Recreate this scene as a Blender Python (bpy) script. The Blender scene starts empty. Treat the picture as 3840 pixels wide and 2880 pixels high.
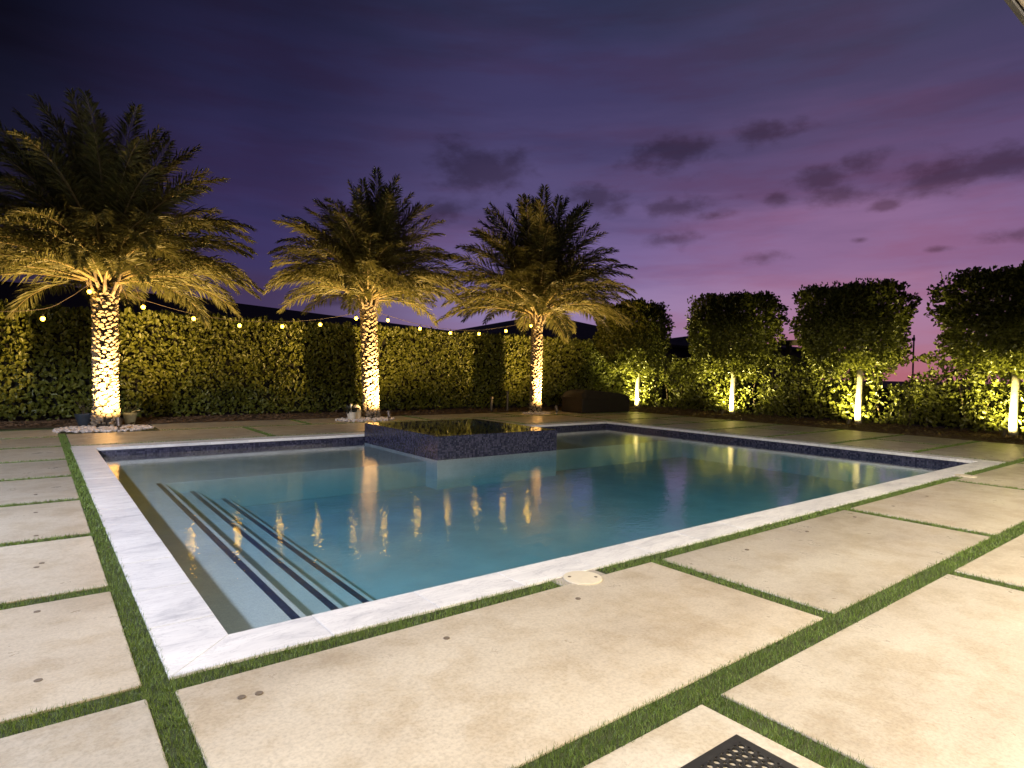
import bpy, bmesh, math, random
import numpy as np
from mathutils import Vector, Matrix, noise as mnoise

random.seed(7)
rng = np.random.default_rng(7)
R = math.radians
scene = bpy.context.scene
C = scene.collection

# ------------------------------------------------------------------ camera
cd = bpy.data.cameras.new("camera")
cam = bpy.data.objects.new("camera", cd)
C.objects.link(cam)
cd.sensor_width = 36.0
cd.lens = 21.62
cd.clip_start = 0.05
cd.clip_end = 800.0
cam.matrix_world = Matrix(((0.789161, -0.002219, -0.614183, 0.0),
                           (-0.613863, 0.029643, -0.788856, 0.0),
                           (0.019957, 0.999558, 0.022031, 1.45),
                           (0, 0, 0, 1)))
scene.camera = cam

# ------------------------------------------------------------------ exposure
vs = scene.view_settings
vs.view_transform = 'Standard'
vs.look = 'None'
vs.exposure = 0.0
vs.gamma = 1.0
scene.cycles.use_denoising = True
scene.cycles.max_bounces = 8
scene.cycles.transparent_max_bounces = 16
scene.cycles.caustics_reflective = False
scene.cycles.caustics_refractive = False
scene.cycles.sample_clamp_indirect = 6.0
scene.cycles.use_adaptive_sampling = True

# ------------------------------------------------------------------ dusk sky
def lin(c):
    out = []
    for v in c[:3]:
        v = v / 255.0
        out.append(v / 12.92 if v <= 0.04045 else ((v + 0.055) / 1.055) ** 2.4)
    return (out[0], out[1], out[2], 1.0)

world = bpy.data.worlds.new("World")
scene.world = world
world.use_nodes = True
wt = world.node_tree
wt.nodes.clear()
wn, wl = wt.nodes, wt.links

def wmath(op, a, b=None, c=None, clamp=False):
    n = wn.new('ShaderNodeMath'); n.operation = op; n.use_clamp = clamp
    for i, v in enumerate((a, b, c)):
        if v is None: continue
        if isinstance(v, (int, float)): n.inputs[i].default_value = v
        else: wl.new(v, n.inputs[i])
    return n.outputs[0]

tc = wn.new('ShaderNodeTexCoord')
sep = wn.new('ShaderNodeSeparateXYZ'); wl.new(tc.outputs['Generated'], sep.inputs[0])
az = wmath('ARCTAN2', sep.outputs[0], sep.outputs[1])
el = wmath('ARCSINE', sep.outputs[2])
SUNSET = R(68)
da = wmath('ABSOLUTE', wmath('SUBTRACT', wmath('MODULO', wmath('ADD', az, 3 * math.pi - SUNSET), 2 * math.pi), math.pi))
# soft, long cloud streaks lift and drop the gradient a little
mp = wn.new('ShaderNodeMapping'); mp.inputs['Scale'].default_value = (1.3, 1.3, 9.0)
wl.new(tc.outputs['Generated'], mp.inputs[0])
stn = wn.new('ShaderNodeTexNoise'); stn.inputs['Scale'].default_value = 2.2; stn.inputs['Detail'].default_value = 5
stn.inputs['Roughness'].default_value = 0.55
wl.new(mp.outputs[0], stn.inputs['Vector'])
elw = wmath('ADD', el, wmath('MULTIPLY', wmath('SUBTRACT', stn.outputs[0], 0.5), 0.16))
elf = wmath('DIVIDE', elw, R(60), clamp=True)
STOPS = [0, 5, 10, 16, 24, 32, 60]
KEYS = [
    (0.0,  [(178, 110, 124), (168, 123, 156), (143, 107, 147), (101, 79, 118), (74, 66, 100), (58, 60, 87), (41, 44, 68)]),
    (R(28), [(150, 118, 156), (147, 129, 174), (116, 100, 150), (86, 76, 119), (64, 59, 99), (46, 49, 79), (32, 36, 58)]),
    (R(53), [(74, 56, 84), (68, 55, 90), (60, 52, 96), (50, 45, 84), (38, 36, 68), (31, 30, 56), (22, 22, 44)]),
    (R(72), [(45, 38, 58), (42, 36, 60), (33, 30, 54), (22, 22, 41), (11, 12, 26), (7, 9, 21), (6, 7, 16)]),
]
col = None
for i, (d0, cs) in enumerate(KEYS):
    rp = wn.new('ShaderNodeValToRGB'); rp.color_ramp.interpolation = 'EASE'
    e = rp.color_ramp.elements
    while len(e) < len(STOPS): e.new(0.5)
    for k, s in enumerate(STOPS):
        e[k].position = s / 60.0; e[k].color = lin(cs[k])
    wl.new(elf, rp.inputs[0])
    if col is None:
        col = rp.outputs[0]
    else:
        mr = wn.new('ShaderNodeMapRange'); mr.interpolation_type = 'SMOOTHSTEP'
        mr.inputs['From Min'].default_value = KEYS[i - 1][0]; mr.inputs['From Max'].default_value = d0
        wl.new(da, mr.inputs['Value'])
        mx = wn.new('ShaderNodeMix'); mx.data_type = 'RGBA'
        wl.new(mr.outputs[0], mx.inputs['Factor']); wl.new(col, mx.inputs['A']); wl.new(rp.outputs[0], mx.inputs['B'])
        col = mx.outputs['Result']
# the small dusk clouds, each a noisy patch in azimuth and elevation
CLOUDS = [(0.858, 0.328, 0.026, 0.019), (0.919, 0.331, 0.043, 0.023), (1.043, 0.348, 0.042, 0.015), (0.914, 0.254, 0.05, 0.015),
          (0.974, 0.24, 0.031, 0.008), (0.909, 0.207, 0.028, 0.011), (1.048, 0.175, 0.02, 0.01), (1.12, 0.278, 0.039, 0.013),
          (1.149, 0.254, 0.036, 0.014), (1.17, 0.292, 0.022, 0.017), (1.265, 0.264, 0.045, 0.022), (1.319, 0.272, 0.041, 0.018),
          (1.337, 0.181, 0.036, 0.008), (1.171, 0.191, 0.009, 0.004), (0.786, 0.27, 0.046, 0.016), (1.196, 0.234, 0.018, 0.007),
          (1.067, 0.256, 0.015, 0.009), (1.261, 0.171, 0.017, 0.004), (0.825, 0.256, 0.024, 0.01), (0.598, 0.313, 0.063, 0.027),
          (0.657, 0.324, 0.03, 0.023), (0.547, 0.249, 0.037, 0.014), (0.398, 0.1, 0.042, 0.009),
          (1.52, 0.25, 0.06, 0.02), (1.62, 0.19, 0.05, 0.012), (-0.25, 0.14, 0.06, 0.012)]
cn = wn.new('ShaderNodeTexNoise'); cn.inputs['Scale'].default_value = 17.0; cn.inputs['Detail'].default_value = 7
cn.inputs['Roughness'].default_value = 0.6
mp2 = wn.new('ShaderNodeMapping'); mp2.inputs['Scale'].default_value = (1, 1, 1.9)
wl.new(tc.outputs['Generated'], mp2.inputs[0]); wl.new(mp2.outputs[0], cn.inputs['Vector'])
cmb = wn.new('ShaderNodeCombineXYZ'); wl.new(az, cmb.inputs[0]); wl.new(el, cmb.inputs[1])
mind = None
for (a, e0, ra, re) in CLOUDS:
    s1 = wn.new('ShaderNodeVectorMath'); s1.operation = 'SUBTRACT'; wl.new(cmb.outputs[0], s1.inputs[0]); s1.inputs[1].default_value = (a, e0, 0)
    s2 = wn.new('ShaderNodeVectorMath'); s2.operation = 'MULTIPLY'; wl.new(s1.outputs[0], s2.inputs[0]); s2.inputs[1].default_value = (1 / ra, 1 / re, 0)
    s3 = wn.new('ShaderNodeVectorMath'); s3.operation = 'LENGTH'; wl.new(s2.outputs[0], s3.inputs[0])
    mind = s3.outputs['Value'] if mind is None else wmath('SMOOTH_MIN', mind, s3.outputs['Value'], 0.4)
fld = wmath('SUBTRACT', 1.25, mind)
fld = wmath('ADD', fld, wmath('MULTIPLY', wmath('SUBTRACT', cn.outputs[0], 0.5), 3.8))
cm = wn.new('ShaderNodeMapRange'); cm.interpolation_type = 'SMOOTHSTEP'
cm.inputs['From Min'].default_value = -0.35; cm.inputs['From Max'].default_value = 1.15
cm.inputs['To Max'].default_value = 0.76
wl.new(fld, cm.inputs['Value'])
dk = wn.new('ShaderNodeMix'); dk.data_type = 'RGBA'; dk.blend_type = 'MULTIPLY'
dk.inputs['B'].default_value = (0.42, 0.36, 0.34, 1)
wl.new(cm.outputs[0], dk.inputs['Factor']); wl.new(col, dk.inputs['A'])
# thin high veil: long dusky bands, pinker where they catch the afterglow
mp3 = wn.new('ShaderNodeMapping'); mp3.inputs['Scale'].default_value = (2.2, 2.2, 13.0); mp3.inputs['Rotation'].default_value = (0.05, 0.06, 0.4)
wl.new(tc.outputs['Generated'], mp3.inputs[0])
vn = wn.new('ShaderNodeTexNoise'); vn.inputs['Scale'].default_value = 1.7; vn.inputs['Detail'].default_value = 6; vn.inputs['Roughness'].default_value = 0.6
wl.new(mp3.outputs[0], vn.inputs['Vector'])
vm = wn.new('ShaderNodeMapRange'); vm.interpolation_type = 'SMOOTHSTEP'; vm.inputs['From Min'].default_value = 0.42; vm.inputs['From Max'].default_value = 0.66
vm.inputs['To Max'].default_value = 0.6
wl.new(vn.outputs[0], vm.inputs['Value'])
vx = wn.new('ShaderNodeMix'); vx.data_type = 'RGBA'; vx.blend_type = 'MULTIPLY'; vx.inputs['B'].default_value = (1.0, 0.74, 0.72, 1)
wl.new(vm.outputs[0], vx.inputs['Factor']); wl.new(dk.outputs['Result'], vx.inputs['A'])
bg = wn.new('ShaderNodeBackground'); bg.inputs[1].default_value = 1.0
wl.new(vx.outputs['Result'], bg.inputs[0])
# last scattered twilight of a sun just under the horizon
sky = wn.new('ShaderNodeTexSky'); sky.sky_type = 'NISHITA'; sky.sun_disc = False
sky.sun_elevation = R(-5.0); sky.sun_rotation = SUNSET
bg2 = wn.new('ShaderNodeBackground'); bg2.inputs[1].default_value = 0.05
wl.new(sky.outputs[0], bg2.inputs[0])
addw = wn.new('ShaderNodeAddShader'); wl.new(bg.outputs[0], addw.inputs[0]); wl.new(bg2.outputs[0], addw.inputs[1])
wo = wn.new('ShaderNodeOutputWorld'); wl.new(addw.outputs[0], wo.inputs[0])

# ------------------------------------------------------------------ helpers
def tag(o, label=None, cat=None, group=None, kind=None):
    if label: o['label'] = label
    if cat: o['category'] = cat
    if group: o['group'] = group
    if kind: o['kind'] = kind
    return o

def empty(name, loc=(0, 0, 0), parent=None):
    o = bpy.data.objects.new(name, None); C.objects.link(o)
    o.location = loc; o.empty_display_size = 0.1
    if parent: o.parent = parent
    return o

def mesh_obj(name, me, mat=None, parent=None, loc=None):
    o = bpy.data.objects.new(name, me); C.objects.link(o)
    if mat and not me.materials: me.materials.append(mat)
    if parent: o.parent = parent
    if loc: o.location = loc
    return o

def bm_obj(name, bm, mat, parent=None, smooth=False, loc=None):
    me = bpy.data.meshes.new(name)
    bm.normal_update(); bm.to_mesh(me); bm.free()
    if smooth:
        for p in me.polygons: p.use_smooth = True
    return mesh_obj(name, me, mat, parent, loc)

def np_mesh(name, verts, faces):
    me = bpy.data.meshes.new(name)
    verts = np.asarray(verts, dtype=np.float32); faces = np.asarray(faces, dtype=np.int32)
    n, k = faces.shape
    me.vertices.add(len(verts)); me.vertices.foreach_set('co', verts.ravel())
    me.loops.add(n * k); me.loops.foreach_set('vertex_index', faces.ravel())
    me.polygons.add(n); me.polygons.foreach_set('loop_start', np.arange(0, n * k, k, dtype=np.int32))
    try: me.polygons.foreach_set('loop_total', np.full(n, k, dtype=np.int32))
    except Exception: pass
    me.update(calc_edges=True); me.validate()
    return me

def box(bm, x0, x1, y0, y1, z0, z1, bevel=0.0, seg=2):
    r = bmesh.ops.create_cube(bm, size=1.0)
    vs_ = r['verts']
    for v in vs_:
        v.co = Vector((x0 + (v.co.x + .5) * (x1 - x0), y0 + (v.co.y + .5) * (y1 - y0), z0 + (v.co.z + .5) * (z1 - z0)))
    if bevel > 0:
        es = list({e for v in vs_ for e in v.link_edges})
        bmesh.ops.bevel(bm, geom=es, offset=bevel, segments=seg, affect='EDGES', profile=0.5)
    return bm

def lathe(bm, prof, seg=24, cx=0, cy=0, cz=0, wob=0.0):
    rings = []
    for (r_, z_) in prof:
        ring = []
        for i in range(seg):
            a = 2 * math.pi * i / seg
            rr = r_ * (1 + wob * math.sin(3 * a + z_ * 7))
            ring.append(bm.verts.new((cx + rr * math.cos(a), cy + rr * math.sin(a), cz + z_)))
        rings.append(ring)
    for a_, b_ in zip(rings, rings[1:]):
        for i in range(seg):
            j = (i + 1) % seg
            bm.faces.new((a_[i], a_[j], b_[j], b_[i]))
    bm.faces.new(rings[-1]); bm.faces.new(list(reversed(rings[0])))
    return bm

def tube(bm, pts, radii, seg=8):
    rings = []
    n = len(pts)
    up = Vector((0.13, 0.21, 0.97))
    for i, p in enumerate(pts):
        p = Vector(p)
        t = (Vector(pts[min(i + 1, n - 1)]) - Vector(pts[max(i - 1, 0)])).normalized()
        a = t.cross(up)
        if a.length < 1e-3: a = t.cross(Vector((1, 0, 0)))
        a.normalize(); b = t.cross(a)
        r_ = radii[i] if hasattr(radii, '__len__') else radii
        rings.append([bm.verts.new(p + a * (r_ * math.cos(2 * math.pi * k / seg)) + b * (r_ * math.sin(2 * math.pi * k / seg))) for k in range(seg)])
    for a_, b_ in zip(rings, rings[1:]):
        for k in range(seg):
            j = (k + 1) % seg
            bm.faces.new((a_[k], b_[k], b_[j], a_[j]))
    bm.faces.new(list(rings[0])); bm.faces.new(list(reversed(rings[-1])))
    return bm

# ------------------------------------------------------------------ materials
def new_mat(name):
    m = bpy.data.materials.new(name); m.use_nodes = True
    nt = m.node_tree
    b = nt.nodes['Principled BSDF']
    return m, nt, b

def N(nt, t, **kw):
    n = nt.nodes.new(t)
    for k, v in kw.items():
        if k in n.inputs: n.inputs[k].default_value = v
        else: setattr(n, k, v)
    return n

def ramp(nt, fac, stops):
    r_ = nt.nodes.new('ShaderNodeValToRGB')
    e = r_.color_ramp.elements
    while len(e) < len(stops): e.new(0.5)
    for i, (p, c) in enumerate(stops):
        e[i].position = p; e[i].color = (c[0], c[1], c[2], 1) if hasattr(c, '__len__') else (c, c, c, 1)
    nt.links.new(fac, r_.inputs[0])
    return r_.outputs[0]

def noise_tex(nt, vec, scale, detail=5, rough=0.55, dist=0.0):
    n = nt.nodes.new('ShaderNodeTexNoise')
    n.inputs['Scale'].default_value = scale; n.inputs['Detail'].default_value = detail
    n.inputs['Roughness'].default_value = rough; n.inputs['Distortion'].default_value = dist
    if vec is not None: nt.links.new(vec, n.inputs['Vector'])
    return n.outputs[0]

def bump(nt, h, strength, dist, b):
    n = nt.nodes.new('ShaderNodeBump'); n.inputs['Strength'].default_value = strength; n.inputs['Distance'].default_value = dist
    nt.links.new(h, n.inputs['Height']); nt.links.new(n.outputs[0], b.inputs['Normal'])
    return n

def mixc(nt, f, a, b_, mode='MIX'):
    m = nt.nodes.new('ShaderNodeMix'); m.data_type = 'RGBA'; m.blend_type = mode
    for s, v in (('Factor', f), ('A', a), ('B', b_)):
        if isinstance(v, (int, float)): m.inputs[s].default_value = v
        elif isinstance(v, tuple): m.inputs[s].default_value = (v[0], v[1], v[2], 1)
        else: nt.links.new(v, m.inputs[s])
    return m.outputs['Result']

def world_pos(nt, rand=0.0, scale=(1, 1, 1)):
    g = nt.nodes.new('ShaderNodeNewGeometry')
    v = g.outputs['Position']
    if rand:
        oi = nt.nodes.new('ShaderNodeObjectInfo')
        ml = nt.nodes.new('ShaderNodeMath'); ml.operation = 'MULTIPLY'; ml.inputs[1].default_value = rand
        nt.links.new(oi.outputs['Random'], ml.inputs[0])
        ad = nt.nodes.new('ShaderNodeVectorMath'); ad.operation = 'ADD'
        nt.links.new(v, ad.inputs[0]); nt.links.new(ml.outputs[0], ad.inputs[1]); v = ad.outputs[0]
    if scale != (1, 1, 1):
        mu = nt.nodes.new('ShaderNodeVectorMath'); mu.operation = 'MULTIPLY'; mu.inputs[1].default_value = scale
        nt.links.new(v, mu.inputs[0]); v = mu.outputs[0]
    return v

def obj_rand(nt):
    return nt.nodes.new('ShaderNodeObjectInfo').outputs['Random']

def simple(name, colr, rough=0.6, metal=0.0, nscale=0, namp=0.3, bumpd=0.0):
    m, nt, b = new_mat(name)
    b.inputs['Roughness'].default_value = rough; b.inputs['Metallic'].default_value = metal
    if nscale:
        tcn = nt.nodes.new('ShaderNodeTexCoord')
        f = noise_tex(nt, tcn.outputs['Object'], nscale)
        c = ramp(nt, f, [(0.25, tuple(v * (1 - namp) for v in colr)), (0.75, tuple(min(1, v * (1 + namp)) for v in colr))])
        nt.links.new(c, b.inputs['Base Color'])
        if bumpd: bump(nt, f, 0.6, bumpd, b)
    else:
        b.inputs['Base Color'].default_value = (*colr, 1)
    return m

M = {}
def build_materials():
    # sealed concrete pavers: blotchy, stained, slightly glossy
    m, nt, b = new_mat('paver_concrete')
    v = world_pos(nt, rand=57.0)
    vs2 = world_pos(nt, rand=57.0, scale=(0.8, 1.7, 1))
    big = noise_tex(nt, vs2, 0.75, 7, 0.62, 0.0)
    c = ramp(nt, big, [(0.28, (0.34, 0.305, 0.25)), (0.46, (0.46, 0.425, 0.36)), (0.70, (0.55, 0.52, 0.45))])
    mid = noise_tex(nt, v, 3.1, 8, 0.72, 0.1)
    st = ramp(nt, mid, [(0.46, 0.0), (0.60, 1.0)])
    c = mixc(nt, st, c, mixc(nt, 1.0, c, (0.86, 0.825, 0.77), 'MULTIPLY'))
    fine = noise_tex(nt, v, 60, 4, 0.7)
    fr = ramp(nt, fine, [(0.3, 0.76), (0.55, 1.0), (0.7, 1.06)])
    c = mixc(nt, 1.0, c, fr, 'MULTIPLY')
    tr = ramp(nt, obj_rand(nt), [(0.0, (0.88, 0.87, 0.86)), (0.5, (1.0, 0.985, 0.96)), (1.0, (1.05, 1.0, 0.93))])
    c = mixc(nt, 1.0, c, tr, 'MULTIPLY')
    nt.links.new(c, b.inputs['Base Color'])
    rr = ramp(nt, mid, [(0.3, 0.24), (0.7, 0.46)])
    nt.links.new(rr, b.inputs['Roughness'])
    hs = nt.nodes.new('ShaderNodeMath'); hs.operation = 'ADD'
    nt.links.new(fine, hs.inputs[0]); nt.links.new(mid, hs.inputs[1])
    bump(nt, hs.outputs[0], 0.25, 0.004, b)
    M['paver'] = m
    # white marble coping with grey drifting veins
    m, nt, b = new_mat('white_marble')
    v = world_pos(nt, rand=31.0, scale=(0.55, 1.6, 1))
    n1 = noise_tex(nt, v, 2.2, 8, 0.62, 1.6)
    c = ramp(nt, n1, [(0.28, (0.50, 0.51, 0.54)), (0.45, (0.72, 0.72, 0.73)), (0.62, (0.82, 0.82, 0.82))])
    n2 = noise_tex(nt, v, 3.4, 6, 0.7, 2.6)
    vein = ramp(nt, n2, [(0.475, (1, 1, 1)), (0.5, (0.66, 0.66, 0.69)), (0.525, (1, 1, 1))])
    c = mixc(nt, 0.6, c, mixc(nt, 1.0, c, vein, 'MULTIPLY'))
    tr = ramp(nt, obj_rand(nt), [(0.0, (0.87, 0.87, 0.88)), (1.0, (1.0, 1.0, 0.99))])
    c = mixc(nt, 1.0, c, tr, 'MULTIPLY')
    nt.links.new(c, b.inputs['Base Color']); b.inputs['Roughness'].default_value = 0.42
    bump(nt, n1, 0.15, 0.003, b)
    M['marble'] = m
    # glass mosaic, navy with lighter chips
    m, nt, b = new_mat('navy_mosaic')
    g = nt.nodes.new('ShaderNodeNewGeometry')
    sp = nt.nodes.new('ShaderNodeSeparateXYZ'); nt.links.new(g.outputs['Position'], sp.inputs[0])
    ad = nt.nodes.new('ShaderNodeMath'); ad.operation = 'ADD'
    nt.links.new(sp.outputs[0], ad.inputs[0]); nt.links.new(sp.outputs[1], ad.inputs[1])
    cb = nt.nodes.new('ShaderNodeCombineXYZ'); nt.links.new(ad.outputs[0], cb.inputs[0]); nt.links.new(sp.outputs[2], cb.inputs[1])
    br = nt.nodes.new('ShaderNodeTexBrick')
    br.offset = 0.0; br.squash = 1.0
    br.inputs['Scale'].default_value = 1.0; br.inputs['Brick Width'].default_value = 0.032; br.inputs['Row Height'].default_value = 0.032
    br.inputs['Mortar Size'].default_value = 0.0022; br.inputs['Bias'].default_value = -0.15
    br.inputs['Color1'].default_value = (0.008, 0.010, 0.034, 1); br.inputs['Color2'].default_value = (0.075, 0.075, 0.13, 1)
    br.inputs['Mortar'].default_value = (0.03, 0.03, 0.045, 1)
    nt.links.new(cb.outputs[0], br.inputs['Vector'])
    nt.links.new(br.outputs['Color'], b.inputs['Base Color'])
    b.inputs['Roughness'].default_value = 0.22
    iv = nt.nodes.new('ShaderNodeMath'); iv.operation = 'SUBTRACT'; iv.inputs[0].default_value = 1.0; nt.links.new(br.outputs['Fac'], iv.inputs[1])
    bump(nt, iv.outputs[0], 0.5, 0.002, b)
    M['mosaic'] = m
    m, nt, b = new_mat('navy_trim_tile')
    v = world_pos(nt)
    c = ramp(nt, noise_tex(nt, v, 30, 2), [(0.35, (0.008, 0.012, 0.035)), (0.65, (0.03, 0.04, 0.085))])
    nt.links.new(c, b.inputs['Base Color']); b.inputs['Roughness'].default_value = 0.3
    M['trim'] = m
    # pool plaster
    m, nt, b = new_mat('pool_plaster')
    v = world_pos(nt)
    f = noise_tex(nt, v, 1.6, 6, 0.6)
    c = ramp(nt, f, [(0.3, (0.325, 0.36, 0.385)), (0.7, (0.415, 0.45, 0.475))])
    fine = noise_tex(nt, v, 90, 3)
    c = mixc(nt, 1.0, c, ramp(nt, fine, [(0.3, 0.86), (0.7, 1.06)]), 'MULTIPLY')
    nt.links.new(c, b.inputs['Base Color']); b.inputs['Roughness'].default_value = 0.8
    M['plaster'] = m
    # water: reflecting skin over clear, faintly blue-green depth
    def water_mat(name, sc1, st1, sc2, st2, absorb):
        m = bpy.data.materials.new(name); m.use_nodes = True
        nt = m.node_tree; nt.nodes.clear()
        out = nt.nodes.new('ShaderNodeOutputMaterial')
        g = nt.nodes.new('ShaderNodeNewGeometry')
        v = world_pos(nt, scale=(1.0, 1.35, 1.0))
        a = noise_tex(nt, v, sc1, 3, 0.5, 0.6); c_ = noise_tex(nt, v, sc2, 2, 0.5, 0.3)
        b1 = nt.nodes.new('ShaderNodeBump'); b1.inputs['Strength'].default_value = 1.0; b1.inputs['Distance'].default_value = st1
        nt.links.new(a, b1.inputs['Height'])
        b2 = nt.nodes.new('ShaderNodeBump'); b2.inputs['Strength'].default_value = 1.0; b2.inputs['Distance'].default_value = st2
        nt.links.new(c_, b2.inputs['Height']); nt.links.new(b1.outputs[0], b2.inputs['Normal'])
        dt = nt.nodes.new('ShaderNodeVectorMath'); dt.operation = 'DOT_PRODUCT'
        nt.links.new(g.outputs['Incoming'], dt.inputs[0]); nt.links.new(b2.outputs[0], dt.inputs[1])
        ab = nt.nodes.new('ShaderNodeMath'); ab.operation = 'ABSOLUTE'; nt.links.new(dt.outputs['Value'], ab.inputs[0])
        om = nt.nodes.new('ShaderNodeMath'); om.operation = 'SUBTRACT'; om.inputs[0].default_value = 1.0; om.use_clamp = True
        nt.links.new(ab.outputs[0], om.inputs[1])
        pw = nt.nodes.new('ShaderNodeMath'); pw.operation = 'POWER'; pw.inputs[1].default_value = 5.0; nt.links.new(om.outputs[0], pw.inputs[0])
        fr = nt.nodes.new('ShaderNodeMath'); fr.operation = 'MULTIPLY_ADD'; fr.inputs[1].default_value = 0.98; fr.inputs[2].default_value = 0.02
        nt.links.new(pw.outputs[0], fr.inputs[0])
        gl = nt.nodes.new('ShaderNodeBsdfGlossy'); gl.inputs['Roughness'].default_value = 0.0; gl.inputs['Color'].default_value = (1, 1, 1, 1)
        nt.links.new(b2.outputs[0], gl.inputs['Normal'])
        tr = nt.nodes.new('ShaderNodeBsdfTransparent'); tr.inputs[0].default_value = (0.95, 0.985, 0.99, 1)
        mx = nt.nodes.new('ShaderNodeMixShader')
        nt.links.new(fr.outputs[0], mx.inputs[0]); nt.links.new(tr.outputs[0], mx.inputs[1]); nt.links.new(gl.outputs[0], mx.inputs[2])
        nt.links.new(mx.outputs[0], out.inputs['Surface'])
        if absorb:
            va = nt.nodes.new('ShaderNodeVolumeAbsorption')
            va.inputs['Color'].default_value = absorb[0]; va.inputs['Density'].default_value = absorb[1]
            nt.links.new(va.outputs[0], out.inputs['Volume'])
        return m
    M['water'] = water_mat('pool_water', 2.6, 0.0027, 16.0, 0.00160, ((0.24, 0.80, 0.92, 1), 0.54))
    M['spa_water'] = water_mat('spa_water', 2.0, 0.0010, 11.0, 0.0002, ((0.05, 0.55, 0.6, 1), 1.2))
    # foliage
    def leaf_mat(name, c0, c1, c2, rough=0.42, tl=0.3):
        m, nt, b = new_mat(name)
        v = world_pos(nt)
        f = noise_tex(nt, v, 11.0, 2, 0.5)
        f2 = noise_tex(nt, v, 0.9, 3, 0.5)
        c = ramp(nt, f, [(0.28, c0), (0.5, c1), (0.74, c2)])
        c = mixc(nt, 1.0, c, ramp(nt, f2, [(0.3, 0.72), (0.7, 1.2)]), 'MULTIPLY')
        nt.links.new(c, b.inputs['Base Color']); b.inputs['Roughness'].default_value = rough
        b.inputs['Specular IOR Level'].default_value = 0.35
        t = nt.nodes.new('ShaderNodeBsdfTranslucent'); nt.links.new(c, t.inputs[0])
        mx = nt.nodes.new('ShaderNodeMixShader'); mx.inputs[0].default_value = tl
        nt.links.new(b.outputs[0], mx.inputs[1]); nt.links.new(t.outputs[0], mx.inputs[2])
        nt.links.new(mx.outputs[0], nt.nodes['Material Output'].inputs['Surface'])
        return m
    M['hedge_leaf'] = leaf_mat('hedge_leaf', (0.062, 0.075, 0.012), (0.13, 0.145, 0.024), (0.21, 0.225, 0.045), 0.36)
    M['tree_leaf'] = leaf_mat('tree_leaf', (0.06, 0.068, 0.012), (0.12, 0.13, 0.023), (0.20, 0.205, 0.042), 0.36)
    M['palm_leaf'] = leaf_mat('palm_leaf', (0.085, 0.088, 0.028), (0.13, 0.13, 0.042), (0.185, 0.18, 0.06), 0.5, 0.28)
    M['rachis'] = simple('palm_rachis', (0.20, 0.16, 0.07), 0.55, nscale=9)
    M['core'] = simple('hedge_painted_shade', (0.005, 0.005, 0.0028), 1.0, nscale=6)  # near-black: the shade inside the hedges put into the colour
    M['bark'] = simple('pale_bark', (0.30, 0.27, 0.22), 0.8, nscale=14, namp=0.35, bumpd=0.01)
    M['stem'] = simple('hedge_stem_bark', (0.14, 0.10, 0.07), 0.85, nscale=14, namp=0.35, bumpd=0.01)
    M['boot'] = simple('palm_boot', (0.25, 0.20, 0.14), 0.8, nscale=16, namp=0.4, bumpd=0.01)
    M['fibre'] = simple('palm_fibre', (0.028, 0.02, 0.013), 0.95, nscale=18, namp=0.4, bumpd=0.01)
    # turf
    m, nt, b = new_mat('turf_blade')
    v = world_pos(nt)
    f = noise_tex(nt, v, 150, 2); f2 = noise_tex(nt, v, 5, 3)
    c = ramp(nt, f, [(0.3, (0.072, 0.125, 0.018)), (0.55, (0.13, 0.205, 0.033)), (0.78, (0.21, 0.29, 0.065))])
    c = mixc(nt, 1.0, c, ramp(nt, f2, [(0.3, 0.72), (0.7, 1.15)]), 'MULTIPLY')
    nt.links.new(c, b.inputs['Base Color']); b.inputs['Roughness'].default_value = 0.55
    M['turf'] = m
    M['turf_base'] = simple('turf_backing', (0.028, 0.040, 0.010), 0.95, nscale=40)
    # mulch and soil
    m, nt, b = new_mat('mulch')
    v = world_pos(nt)
    f = noise_tex(nt, v, 26, 5, 0.65, 0.5)
    c = ramp(nt, f, [(0.3, (0.045, 0.026, 0.014)), (0.5, (0.11, 0.066, 0.036)), (0.72, (0.20, 0.13, 0.075))])
    nt.links.new(c, b.inputs['Base Color']); b.inputs['Roughness'].default_value = 0.95
    bump(nt, f, 0.9, 0.03, b)
    M['mulch'] = m
    m, nt, b = new_mat('mulch_chip')
    f = noise_tex(nt, world_pos(nt), 40, 2)
    c = ramp(nt, f, [(0.3, (0.07, 0.04, 0.022)), (0.52, (0.15, 0.095, 0.055)), (0.72, (0.26, 0.18, 0.11))])
    nt.links.new(c, b.inputs['Base Color']); b.inputs['Roughness'].default_value = 0.9
    M['chip'] = m
    m, nt, b = new_mat('white_rock')
    v = world_pos(nt)
    f = noise_tex(nt, v, 9, 3)
    c = ramp(nt, f, [(0.3, (0.36, 0.31, 0.29)), (0.5, (0.56, 0.51, 0.48)), (0.7, (0.70, 0.66, 0.63))])
    nt.links.new(c, b.inputs['Base Color']); b.inputs['Roughness'].default_value = 0.8
    bump(nt, noise_tex(nt, v, 60, 4), 0.4, 0.006, b)
    M['rock'] = m
    M['bronze'] = simple('weathered_bronze', (0.16, 0.13, 0.11), 0.45, 0.7, nscale=30, namp=0.35)
    M['darkpost'] = simple('dark_bronze_post', (0.10, 0.085, 0.07), 0.5, 0.4, nscale=30)
    M['lens'] = simple('lamp_lens', (0.7, 0.7, 0.65), 0.1)
    M['bluepot'] = simple('slate_blue_glaze', (0.035, 0.045, 0.06), 0.4, nscale=12)
    M['greenpot'] = simple('pale_ribbed_clay', (0.42, 0.42, 0.33), 0.6, nscale=14, namp=0.2)
    M['whitepot'] = simple('white_clay', (0.60, 0.56, 0.47), 0.6, nscale=14, namp=0.15)
    M['stone'] = simple('cream_stone', (0.62, 0.54, 0.40), 0.7, nscale=10, namp=0.15, bumpd=0.005)
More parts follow.
